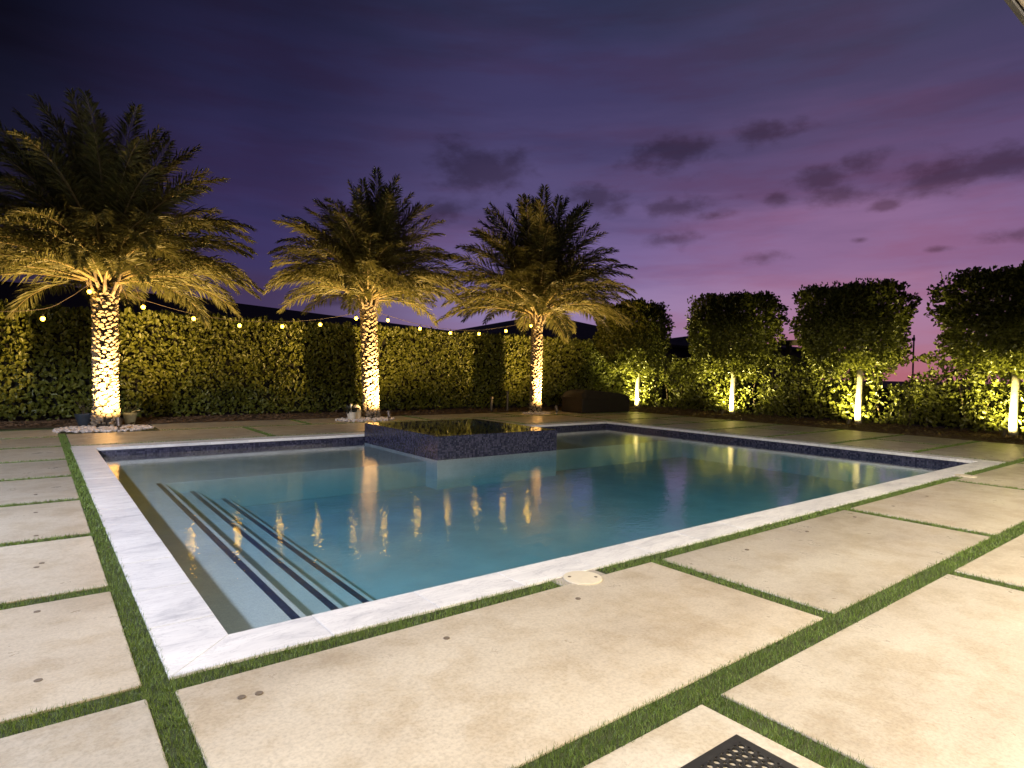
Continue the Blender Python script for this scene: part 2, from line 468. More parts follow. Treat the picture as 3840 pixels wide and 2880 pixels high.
    M['soil'] = simple('potting_soil', (0.04, 0.028, 0.018), 0.95, nscale=30)
    M['darkleaf'] = leaf_mat('dark_leaf', (0.02, 0.025, 0.02), (0.045, 0.05, 0.04), (0.08, 0.085, 0.06))
    M['cover'] = simple('brown_cover_fabric', (0.008, 0.005, 0.0035), 0.85, nscale=5, namp=0.25, bumpd=0.02)
    M['rubber'] = simple('black_rubber', (0.012, 0.012, 0.012), 0.55, nscale=40, namp=0.3)
    M['lid'] = simple('cream_plastic', (0.66, 0.60, 0.47), 0.4, nscale=18, namp=0.06)
    M['collar'] = simple('grey_mortar', (0.36, 0.33, 0.28), 0.85, nscale=12, namp=0.25, bumpd=0.004)
    M['anchor'] = simple('tarnished_anchor', (0.16, 0.13, 0.10), 0.6, 0.2, nscale=60)
    M['cable'] = simple('string_cable', (0.07, 0.055, 0.045), 0.5, nscale=20)
    M['socket'] = simple('black_socket', (0.02, 0.018, 0.016), 0.45, nscale=20)
    M['stucco'] = simple('cream_stucco', (0.55, 0.49, 0.40), 0.85, nscale=30, namp=0.08, bumpd=0.004)
    M['fascia'] = simple('dark_drip_edge', (0.03, 0.03, 0.032), 0.5, nscale=20)
    M['roof'] = simple('dark_roof_tile', (0.055, 0.032, 0.026), 0.8, nscale=3, namp=0.3)
    M['nwall'] = simple('neighbour_stucco', (0.18, 0.15, 0.13), 0.9, nscale=8)
    M['oldwood'] = simple('dark_timber', (0.03, 0.022, 0.018), 0.8, nscale=9)
    m = bpy.data.materials.new('warm_filament_glow'); m.use_nodes = True
    nt = m.node_tree; nt.nodes.clear()
    em = nt.nodes.new('ShaderNodeEmission'); em.inputs[0].default_value = (1.0, 0.52, 0.028, 1); em.inputs[1].default_value = 36.0
    o = nt.nodes.new('ShaderNodeOutputMaterial'); nt.links.new(em.outputs[0], o.inputs[0])
    M['bulb'] = m
build_materials()

def lamp(name, kind, loc, energy, colr, parent=None, radius=0.05, target=None, size=None, blend=0.5):
    ld = bpy.data.lights.new(name, kind)
    ld.energy = energy; ld.color = colr
    ld.shadow_soft_size = radius
    if kind == 'SPOT':
        ld.spot_size = size; ld.spot_blend = blend
    o = bpy.data.objects.new(name, ld); C.objects.link(o)
    if parent: o.parent = parent
    o.location = loc
    if target is not None:
        d = Vector(target) - Vector(loc)
        o.rotation_euler = d.to_track_quat('-Z', 'Y').to_euler()
    return o

# ================================================================== SETTING
PX0, PX1, PY0, PY1 = 0.83, 13.25, 3.50, 12.47       # pool, inner edge of the coping
OX0, OX1, OY0, OY1 = 0.497, 13.585, 3.165, 12.88    # outer edge of the coping
ZW = -0.15                                          # water level

def frame_sheet(name, x0, x1, y0, y1, hx0, hx1, hy0, hy1, z, mat, kind):
    v = [(x0, y0, z), (x1, y0, z), (x1, y1, z), (x0, y1, z), (hx0, hy0, z), (hx1, hy0, z), (hx1, hy1, z), (hx0, hy1, z)]
    fs = [(0, 1, 5, 4), (1, 2, 6, 5), (2, 3, 7, 6), (3, 0, 4, 7)]
    o = mesh_obj(name, np_mesh(name, v, fs), mat)
    tag(o, kind=kind)
    return o

ground = frame_sheet('ground', -250, 320, -200, 400, PX0 - 0.15, PX1 + 0.15, PY0 - 0.15, PY1 + 0.15, -0.06, M['mulch'], 'structure')
patio = frame_sheet('patio', -7.0, 17.72, -4.0, 16.9, PX0 - 0.14, PX1 + 0.14, PY0 - 0.14, PY1 + 0.14, -0.010, M['turf_base'], 'structure')

# ---- mulch beds (gently mounded) between the paving and the hedges
def mulch_bed(name, x0, x1, y0, y1, label):
    nx, ny = max(2, int((x1 - x0) / 0.35)), max(2, int((y1 - y0) / 0.35))
    xs = np.linspace(x0, x1, nx); ys = np.linspace(y0, y1, ny)
    vv = []
    for j, y in enumerate(ys):
        for i, x in enumerate(xs):
            e = min(1, min(i, nx - 1 - i, j, ny - 1 - j) / 1.5)
            vv.append((x, y, -0.03 + e * (0.045 + 0.04 * mnoise.noise((x * 1.3, y * 1.3, 3)))))
    ff = [(j * nx + i, j * nx + i + 1, (j + 1) * nx + i + 1, (j + 1) * nx + i) for j in range(ny - 1) for i in range(nx - 1)]
    o = mesh_obj(name, np_mesh(name, vv, ff), M['mulch'])
    for p in o.data.polygons: p.use_smooth = True
    return tag(o, kind='structure')
mulch_bed('mulch_bed', -7, 23, 16.86, 20.5, '')
mulch_bed('mulch_bed', 17.70, 23, -3, 16.86, '')

def chips(name, rects, label):
    V, F = [], []
    for (x0, x1, y0, y1, n) in rects:
        for _ in range(n):
            x, y = random.uniform(x0, x1), random.uniform(y0, y1)
            a = random.uniform(0, math.pi); l = random.uniform(.02, .07); w = random.uniform(.008, .02); t = random.uniform(-.5, .5)
            z = 0.03 + random.uniform(0, 0.03)
            dx, dy = math.cos(a), math.sin(a)
            k = len(V)
            for (s, q) in ((-1, -1), (1, -1), (1, 1), (-1, 1)):
                V.append((x + dx * l * s - dy * w * q, y + dy * l * s + dx * w * q, z + s * l * t * .5 + q * .006))
            F.append((k, k + 1, k + 2, k + 3))
    o = mesh_obj(name, np_mesh(name, V, F), M['chip'])
    return tag(o, label, 'mulch', kind='stuff')
chips('mulch_chips', [(-3, 18.5, 16.7, 18.3, 5200), (17.55, 20.6, 1.5, 16.8, 4200)], 'loose brown bark mulch scattered along the foot of the hedges')

# ---- pavers
PAVERS = []
def paver(x0, x1, y0, y1):
    bm = bmesh.new()
    w, h = (x1 - x0) / 2, (y1 - y0) / 2
    box(bm, -w, w, -h, h, -0.05, 0.0, 0.006, 2)
    o = bm_obj('paver', bm, M['paver'], patio, loc=((x0 + x1) / 2, (y0 + y1) / 2, random.uniform(-0.0015, 0.0015)))
    PAVERS.append((x0, x1, y0, y1))
    return o
G2 = 0.065
ROW1Y = (1.727, 3.035)
# rows in front of the pool
for a, b_ in ((0.50, 3.755), (3.885, 6.995), (7.125, 10.355), (10.485, 13.62), (13.75, 17.65)):
    paver(a, b_, *ROW1Y)
for a, b_ in ((-0.75, 2.325), (2.47, 5.385), (5.515, 8.55), (8.68, 11.75), (11.88, 14.9), (15.03, 17.65)):
    paver(a, b_, 0.20, 1.582)
for a, b_ in ((-3.9, 0.389), (0.50, 3.755), (3.885, 6.995), (7.125, 10.355), (10.485, 13.62)):
    paver(a, b_, -1.40, 0.06)
for a, b_ in ((-3.0, 0.389), (0.50, 3.755), (3.885, 6.995), (7.125, 10.355)):
    paver(a, b_, -3.0, -1.54)
paver(-3.9, -0.89, 0.20, 1.582)
# the ladder of pavers left of the pool
LY = [1.727, 3.03, 3.165, 4.60, 4.73, 6.17, 6.30, 7.84, 7.965, 9.53, 9.655, 11.19, 11.315, 12.94, 13.06, 14.62, 14.74, 16.28]
for i in range(0, len(LY) - 1, 2):
    paver(-3.9, 0.389, LY[i], LY[i + 1])
    paver(-6.9, -4.03, LY[i], LY[i + 1])
# behind the pool
FY = (12.98, 15.14)
for a, b_ in ((0.52, 3.835), (3.965, 7.16), (7.29, 10.54), (10.67, 13.85)):
    paver(a, b_, *FY)
for a, b_ in ((2.2, 5.45), (5.58, 8.85), (8.98, 12.2), (12.33, 13.85), (13.98, 17.65)):
    paver(a, b_, 15.27, 16.84)
paver(0.52, 2.07, 16.0, 16.84)
# right of the pool: one full slab, then two halves, and so on
RY = [(3.165, 4.60, 0), (4.72, 6.19, 1), (6.31, 7.69, 0), (7.81, 9.42, 1), (9.54, 11.04, 0), (11.16, 12.79, 1), (12.91, 14.42, 0)]
for y0, y1, split in RY:
    x0 = 13.66
    if y0 > 12.9: x0 = 13.98
    if split:
        paver(x0, 15.64, y0, y1); paver(15.76, 17.65, y0, y1)
    else:
        paver(x0, 17.65, y0, y1)
paver(13.98, 17.65, 14.54, 15.14)

# flush caps of the pool fence sleeves, a metre apart round the pool
def anchor(x, y):
    bm = bmesh.new()
    lathe(bm, [(0.017, -0.004), (0.017, 0.0015), (0.013, 0.0022), (0.006, 0.0022)], 16)
    return bm_obj('fence_anchor', bm, M['anchor'], patio, loc=(x, y, 0.0025))
for (x, y) in [(0.72, 2.80), (0.79, 2.79), (1.76, 2.79), (2.75, 2.80), (4.68, 2.79), (5.71, 2.80), (6.73, 2.81), (7.68, 2.80), (8.7, 2.80),
               (0.02, 3.48), (0.02, 4.45), (0.02, 5.42), (0.05, 5.51), (0.02, 6.41), (0.02, 7.4), (0.02, 8.4)]:
    anchor(x, y)

# ---- turf strips: every joint that is not paver, coping, lid, mulch
STR = []
def strip(x0, x1, y0, y1): STR.append((x0, x1, y0, y1))
strip(0.497, 2.86, 3.035, 3.165); strip(3.30, 10.83, 3.035, 3.165); strip(11.31, 17.65, 3.035, 3.165)
strip(-6.9, 17.65, 1.582, 1.727)
strip(0.389, 0.50, 1.727, 15.2)
strip(-6.9, 17.65, 0.06, 0.20)
for x in (3.82, 7.06, 10.42, 13.685): strip(x - .065, x + .065, 1.727, 3.035)
for x in (2.3975, 5.45, 8.615, 11.815, 14.965, -0.82): strip(x - .07, x + .07, 0.20, 1.582)
for i in range(1, len(LY) - 1, 2): strip(-6.9, 0.389, LY[i], LY[i + 1])
strip(-6.9, 0.389, 16.28, 16.36)
strip(-4.03, -3.9, 3.1, 16.3)
strip(0.50, 13.66, 12.88, 12.98)
for x in (3.9, 7.225, 10.605): strip(x - .065, x + .065, 12.98, 15.14)
strip(13.85, 13.98, 12.88, 16.84)
strip(2.2, 17.65, 15.14, 15.27)
for x in (5.515, 8.915, 12.265): strip(x - .065, x + .065, 15.27, 16.84)
strip(13.585, 13.66, 3.165, 12.9)
for (ya, _, _), (_, yb, _) in zip(RY[1:], RY[:-1]): strip(13.66, 17.65, yb, ya)
strip(13.98, 17.65, 14.42, 14.54)
for y0, y1, s in RY:
    if s: strip(15.64, 15.76, y0, y1)
def make_turf():
    V, F = [], []
    P0, P1, P2 = [], [], []
    for (x0, x1, y0, y1) in STR:
        L = max(x1 - x0, y1 - y0); n = max(1, int(L / 0.5))
        alongx = (x1 - x0) > (y1 - y0)
        for i in range(n):
            if alongx: a, b_, c_, d_ = x0 + (x1 - x0) * i / n, x0 + (x1 - x0) * (i + 1) / n, y0, y1
            else: a, b_, c_, d_ = x0, x1, y0 + (y1 - y0) * i / n, y0 + (y1 - y0) * (i + 1) / n
            mx, my = (a + b_) / 2, (c_ + d_) / 2
            dist = math.hypot(mx, my)
            if mx < -0.06 * my - 1.2 or my < 0.15: continue
            dens = 17000 if dist < 3.6 else 11000 if dist < 6 else 6500 if dist < 10 else 3600
            wbl = 0.0016 if dist < 3.6 else 0.002 if dist < 6 else 0.0035 if dist < 10 else 0.006
            k = int(dens * (b_ - a) * (d_ - c_)) + 1
            x = rng.uniform(a - .007, b_ + .007, k); y = rng.uniform(c_ - .007, d_ + .007, k)
            h = rng.uniform(0.012, 0.034, k); an = rng.uniform(0, 2 * np.pi, k); ln = rng.uniform(0.0, 0.020, k)
            th = rng.uniform(0, 2 * np.pi, k)
            bx, by = np.cos(an) * wbl, np.sin(an) * wbl
            z0 = np.full(k, -0.0105)
            P0.append(np.stack([x - bx, y - by, z0], 1)); P1.append(np.stack([x + bx, y + by, z0], 1))
            P2.append(np.stack([x + np.cos(th) * ln, y + np.sin(th) * ln, z0 + h], 1))
    a = np.concatenate(P0); b_ = np.concatenate(P1); c_ = np.concatenate(P2)
    k = len(a)
    V = np.empty((k * 3, 3)); V[0::3] = a; V[1::3] = b_; V[2::3] = c_
    F = np.arange(k * 3).reshape(-1, 3)
    o = mesh_obj('turf', np_mesh('turf', V, F), M['turf'])
    return tag(o, 'short green artificial turf filling the joints between the pavers', 'grass', kind='stuff')
make_turf()

# ================================================================== POOL
pool = empty('swimming_pool', (0, 0, 0))
tag(pool, 'long rectangular swimming pool with white marble coping and tiled steps', 'pool')
D1, D2, D3, DF = 0.09, 0.24, 0.39, 0.55
E1, E2, E3 = 1.47, 1.89, 2.31
SHY = 9.80
def quad_obj(name, v, mat, parent=pool):
    return mesh_obj(name, np_mesh(name, v, [(0, 1, 2, 3)]), mat, parent)
def box_obj(name, x0, x1, y0, y1, z0, z1, mat, parent=pool, bevel=0.0, seg=2):
    bm = bmesh.new(); box(bm, x0, x1, y0, y1, z0, z1, bevel, seg)
    return bm_obj(name, bm, mat, parent)
# shell
box_obj('floor', PX0 - .1, PX1 + .1, PY0 - .1, PY1 + .1, ZW - DF - .2, ZW - DF, M['plaster'])
for nm, a in (('wall', (PX0 - .12, PX0, PY0 - .12, PY1 + .12)), ('wall', (PX1, PX1 + .12, PY0 - .12, PY1 + .12)),
              ('wall', (PX0, PX1, PY0 - .12, PY0)), ('wall', (PX0, PX1, PY1, PY1 + .12))):
    box_obj(nm, *a, ZW - DF - .1, ZW - 0.12, M['plaster'])
for a in ((PX0 - .12, PX0 + .004, PY0 - .12, PY1 + .12), (PX1 - .004, PX1 + .12, PY0 - .12, PY1 + .12),
          (PX0 + .004, PX1 - .004, PY0 - .12, PY0 + .004), (PX0 + .004, PX1 - .004, PY1 - .004, PY1 + .12)):
    box_obj('waterline_tile', *a, ZW - 0.12, -0.047, M['mosaic'])
# sun shelf (L-shaped) and steps
box_obj('sun_shelf', PX0, E1, PY0, SHY, ZW - DF, ZW - D1, M['plaster'], bevel=0.012)
box_obj('sun_shelf', PX0, PX1, SHY, PY1, ZW - DF, ZW - D1 - 0.002, M['plaster'], bevel=0.012)
box_obj('step', E1 - .01, E2, PY0, SHY + .01, ZW - DF, ZW - D2, M['plaster'], bevel=0.012)
box_obj('step', E2 - .01, E3, PY0, SHY + .01, ZW - DF, ZW - D3, M['plaster'], bevel=0.012)
for e_, d_ in ((E1, D1), (E2, D2), (E3, D3)):
    yend = SHY + (0.05 if d_ == D1 else 0.0)
    box_obj('step_trim', e_ - 0.108, e_ - 0.05, PY0 + .01, yend, ZW - d_ - .01, ZW - d_ + 0.003, M['trim'])
# coping stones
def coping_stone(poly, w=0.0):
    bm = bmesh.new()
    cx = sum(p[0] for p in poly) / len(poly); cy = sum(p[1] for p in poly) / len(poly)
    top = [bm.verts.new((x - cx, y - cy, 0.004)) for x, y in poly]
    bot = [bm.verts.new((x - cx, y - cy, -0.046)) for x, y in poly]
    bm.faces.new(top); bm.faces.new(list(reversed(bot)))
    n = len(poly)
    for i in range(n):
        j = (i + 1) % n
        bm.faces.new((top[i], bot[i], bot[j], top[j]))
    bmesh.ops.recalc_face_normals(bm, faces=bm.faces)
    bmesh.ops.bevel(bm, geom=[e for e in bm.edges if all(v.co.z > 0 for v in e.verts)], offset=0.0025, segments=2, affect='EDGES')
    return bm_obj('coping_stone', bm, M['marble'], pool, loc=(cx, cy, random.uniform(-.0012, .0012)))
J = 0.0009
LC = 0.668
ys = [PY0 + 0.32 + LC * i for i in range(0, 13)]
ys = [y for y in ys if y < PY1 - 0.3]
edges = [None] + ys + [None]
def side_y(xi, xo):
    prev = None
    n = len(ys)
    for i in range(n + 1):
        if i == 0:
            poly = [(xo, OY0 + J), (xi, PY0 + J), (xi, ys[0] - J), (xo, ys[0] - J)]
        elif i == n:
            poly = [(xo, ys[-1] + J), (xi, ys[-1] + J), (xi, PY1 - J), (xo, OY1 - J)]
        else:
            poly = [(xo, ys[i - 1] + J), (xi, ys[i - 1] + J), (xi, ys[i] - J), (xo, ys[i] - J)]
        if xi > xo: poly = poly
        coping_stone(poly if xi > xo else list(reversed(poly)))
side_y(PX0, OX0); side_y(PX1, OX1)
xs = [PX0 + 0.45 + LC * i for i in range(0, 30)]
xs = [x for x in xs if x < PX1 - 0.3]
def side_x(yi, yo):
    n = len(xs)
    for i in range(n + 1):
        if i == 0:
            poly = [(OX0 + J, yo), (xs[0] - J, yo), (xs[0] - J, yi), (PX0 + J, yi)]
        elif i == n:
            poly = [(xs[-1] + J, yo), (OX1 - J, yo), (PX1 - J, yi), (xs[-1] + J, yi)]
        else:
            poly = [(xs[i - 1] + J, yo), (xs[i] - J, yo), (xs[i] - J, yi), (xs[i - 1] + J, yi)]
        coping_stone(poly if yi > yo else list(reversed(poly)))
side_x(PY0, OY0); side_x(PY1, OY1)
# mortar bed under the stones
for a in ((OX0 + .01, PX0 - .005, OY0 + .01, OY1 - .01), (PX1 + .005, OX1 - .01, OY0 + .01, OY1 - .01),
          (PX0 - .005, PX1 + .005, OY0 + .01, PY0 - .005), (PX0 - .005, PX1 + .005, PY1 + .005, OY1 - .01)):
    box_obj('coping_bed', *a, -0.055, -0.012, M['collar'])

# water body: one closed block, its top is the visible surface
bm = bmesh.new(); box(bm, PX0 - 0.06, PX1 + 0.06, PY0 - 0.06, PY1 + 0.06, ZW - DF - 0.1, ZW)
water = bm_obj('water', bm, M['water']); tag(water, kind='structure')

# ---- raised spa, filled to the brim
SX0, SX1, SY0, SY1, SZ = 5.67, 8.52, 9.40, 12.46, 0.25
spa = empty('raised_spa', ((SX0 + SX1) / 2, (SY0 + SY1) / 2, 0))
tag(spa, 'square raised spa clad in navy mosaic, brimming with dark water', 'spa')
def spa_box(name, x0, x1, y0, y1, z0, z1, mat, bev=0.0):
    ox, oy = spa.location.x, spa.location.y
    return box_obj(name, x0 - ox, x1 - ox, y0 - oy, y1 - oy, z0, z1, mat, spa, bev)
TW = 0.22
ZT = ZW - 0.03
spa_box('front_wall', SX0, SX1, SY0, SY0 + TW, ZT, SZ - 0.004, M['mosaic'], 0.004)
spa_box('back_wall', SX0, SX1, SY1 - TW, SY1, ZT, SZ - 0.004, M['mosaic'], 0.004)
spa_box('side_wall', SX0, SX0 + TW, SY0 + TW, SY1 - TW, ZT, SZ - 0.004, M['mosaic'])
spa_box('side_wall', SX1 - TW, SX1, SY0 + TW, SY1 - TW, ZT, SZ - 0.004, M['mosaic'])
spa_box('footing', SX0 + .004, SX1 - .004, SY0 + .004, SY0 + TW, ZW - DF, ZT, M['plaster'])
spa_box('footing', SX0 + .004, SX1 - .004, SY1 - TW, SY1 - .004, ZW - DF, ZT, M['plaster'])
spa_box('footing', SX0 + .004, SX0 + TW, SY0 + TW, SY1 - TW, ZW - DF, ZT, M['plaster'])
spa_box('footing', SX1 - TW, SX1 - .004, SY0 + TW, SY1 - TW, ZW - DF, ZT, M['plaster'])
spa_box('spa_floor', SX0 + TW, SX1 - TW, SY0 + TW, SY1 - TW, -0.75, -0.65, M['mosaic'])
spa_box('seat', SX0 + TW, SX1 - TW, SY1 - TW - .45, SY1 - TW, -0.66, -0.2, M['mosaic'])
spa_box('spa_water', SX0 + 0.012, SX1 - 0.012, SY0 + 0.012, SY1 - 0.012, -0.70, SZ, M['spa_water'])

# ---- skimmer lids
def skimmer(x, y, label):
    t = empty('skimmer_lid', (x, y, 0.0)); tag(t, label, 'lid')
    bm = bmesh.new(); box(bm, -0.21, 0.21, -0.10, 0.14, -0.04, -0.001, 0.01)
    bm_obj('mortar_collar', bm, M['collar'], t, loc=(0.0, 0.0, 0.0))
    bm = bmesh.new(); lathe(bm, [(0.138, 0.0), (0.138, 0.006), (0.133, 0.009), (0.02, 0.011)], 40)
    bm_obj('cover_disc', bm, M['lid'], t, smooth=False, loc=(0, -0.01, 0.0))
    for s in (-1, 1):
        bm = bmesh.new(); lathe(bm, [(0.0115, 0.0), (0.0115, 0.0025), (0.004, 0.0026)], 14)
        bm_obj('finger_hole', bm, M['anchor'], t, loc=(s * 0.075, -0.01 - s * 0.055, 0.0095))
skimmer(3.05, 3.075, 'round cream skimmer lid with two finger holes, nearest the camera')
skimmer(11.06, 3.075, 'small cream skimmer lid near the far right corner of the pool')

# ---- rubber ring mat in the lower right corner
def make_mat():
    t = empty('rubber_mat', (2.24, 1.36, 0)); tag(t, 'black rubber drainage mat with round holes on the nearest paver', 'mat')
    t.rotation_euler = (0, 0, R(-0.6))
    W, Hh, B, p, z = 0.92, 0.62, 0.045, 0.0405, 0.008
    nx, ny = int((W - 2 * B) / p), int((Hh - 2 * B) / p)
    bm = bmesh.new()
    K = 12
    for i in range(nx):
        for j in range(ny):
            cx, cy = -B - (i + .5) * p, -B - (j + .5) * p
            sq = []
            for k in range(K):
                a = 2 * math.pi * k / K
                s = (p / 2) / max(abs(math.cos(a)), abs(math.sin(a)))
                sq.append((cx + s * math.cos(a), cy + s * math.sin(a)))
            if True:
                rr = 0.0135
                top_o = [bm.verts.new((x, y, z)) for x, y in sq]
                top_i = [bm.verts.new((cx + rr * math.cos(2 * math.pi * k / K), cy + rr * math.sin(2 * math.pi * k / K), z + 0.0008)) for k in range(K)]
                bot_i = [bm.verts.new((cx + rr * math.cos(2 * math.pi * k / K), cy + rr * math.sin(2 * math.pi * k / K), 0.001)) for k in range(K)]
                for k in range(K):
                    l = (k + 1) % K
                    bm.faces.new((top_o[k], top_o[l], top_i[l], top_i[k]))
                    bm.faces.new((top_i[k], top_i[l], bot_i[l], bot_i[k]))
    bm_obj('perforated_sheet', bm, M['rubber'], t)
    bm = bmesh.new()
    x0, x1, y0, y1 = -B - nx * p, -B, -B - ny * p, -B
    inner = [(x0, y0), (x1, y0), (x1, y1), (x0, y1)]
    outer = [(x0 - B, y0 - B), (0, y0 - B), (0, 0), (x0 - B, 0)]
    vi = [bm.verts.new((x, y, z)) for x, y in inner]
    vm = [bm.verts.new((x + (0.006 if x < -.3 else -0.006), y + (0.006 if y < -.3 else -0.006), z * .8)) for x, y in outer]
    vo = [bm.verts.new((x, y, 0.001)) for x, y in outer]
    for a_, b_ in ((vi, vm), (vm, vo)):
        for k in range(4):
            l = (k + 1) % 4
            bm.faces.new((b_[k], b_[l], a_[l], a_[k]))
    bm_obj('ramped_border', bm, M['rubber'], t)
make_mat()

# ================================================================== FOLIAGE TOOLS
def leaf_mesh(name, pos, tip, nrm, ln, wd, fold=0.25):
    """leaves as two folded quads each; all arrays (n,3) / (n,)"""
    n = len(pos)
    tip = tip / (np.linalg.norm(tip, axis=1, keepdims=True) + 1e-9)
    side = np.cross(tip, nrm); side /= (np.linalg.norm(side, axis=1, keepdims=True) + 1e-9)
    up = np.cross(side, tip)
    L = ln[:, None]; W = wd[:, None]
    V = np.empty((n * 6, 3))
    V[0::6] = pos
    V[1::6] = pos + tip * L * .38 + side * W * .42 + up * W * fold
    V[2::6] = pos + tip * L * .78 + side * W * .46 + up * W * fold
    V[3::6] = pos + tip * L - up * W * .2
    V[4::6] = pos + tip * L * .78 - side * W * .46 + up * W * fold
    V[5::6] = pos + tip * L * .38 - side * W * .42 + up * W * fold
    base = np.arange(n)[:, None] * 6
    F = np.concatenate([base + np.array([[0, 1, 2, 3]]), base + np.array([[0, 3, 4, 5]])])
    return np_mesh(name, V, F)

def unit(v): return v / (np.linalg.norm(v, axis=1, keepdims=True) + 1e-9)

def lump(x, y, s=1.0, seed=0.0):
    return np.array([mnoise.noise((a * s, b_ * s, seed)) for a, b_ in zip(x, y)])

# ================================================================== BACK HEDGE
HY = 18.45
def back_hedge():
    t = empty('clipped_hedge', (9, 19.1, 0))
    tag(t, 'tall clipped green hedge running behind the three palms', 'hedge')
    off = np.array([9, 19.1, 0])
    x0, x1, top = -3.5, 21.2, 2.66
    n = 24000
    x = rng.uniform(x0, x1, n); z = rng.uniform(0.05, top, n)
    dep = rng.exponential(0.10, n)
    d = lump(x, z, 1.1, 5.0) * 0.16 + lump(x, z, 3.2, 9.0) * 0.09
    y = HY + d + np.minimum(dep, 0.4)
    pos = np.stack([x, y, z], 1) - off
    nr = unit(np.stack([rng.normal(0, .55, n), -1 + rng.normal(0, .35, n), .35 + rng.normal(0, .5, n)], 1))
    tp = unit(np.stack([rng.normal(0, .6, n), -.45 + rng.normal(0, .4, n), .55 + rng.normal(0, .5, n)], 1))
    ln = rng.uniform(.09, .16, n); wd = ln * rng.uniform(.46, .62, n)
    # the top: shoots standing proud of the cut
    m = 6500
    x = rng.uniform(x0, x1, m); yy = HY + rng.uniform(-.05, .9, m)
    h = lump(x, yy, 1.6, 2.0) * .10 + lump(x, yy, 5.0, 4.0) * .12
    z = top - .05 + h + rng.uniform(-.12, .09, m)
    pos2 = np.stack([x, yy, z], 1) - off
    tp2 = unit(np.stack([rng.normal(0, .35, m), rng.normal(-.15, .35, m), 1 + rng.normal(0, .2, m)], 1))
    nr2 = unit(np.stack([rng.normal(0, .6, m), -1 + rng.normal(0, .5, m), rng.normal(0, .4, m)], 1))
    ln2 = rng.uniform(.10, .18, m); wd2 = ln2 * rng.uniform(.42, .6, m)
    me = leaf_mesh('foliage', np.concatenate([pos, pos2]), np.concatenate([tp, tp2]), np.concatenate([nr, nr2]), np.concatenate([ln, ln2]), np.concatenate([wd, wd2]))
    o = mesh_obj('foliage', me, M['hedge_leaf'], t); o['kind'] = 'stuff'
    bm = bmesh.new(); box(bm, x0 - 9, x1 - 9, HY + .30 - 19.1, HY + .95 - 19.1, 0.12, top - .12)  # dark box added behind the leaves, painted as inner shade and blocking light
    bm_obj('painted_shade_core', bm, M['core'], t)
    for i in range(34):
        xx = x0 + .3 + i * .72 + random.uniform(-.12, .12)
        bm = bmesh.new()
        tube(bm, [(xx - 9, -.32, -.03), (xx - 9 + random.uniform(-.05, .05), -.28, .5), (xx - 9 + random.uniform(-.1, .1), -.2, 1.2)], [.028, .024, .016], 6)
        bm_obj('stem', bm, M['stem'], t)
back_hedge()

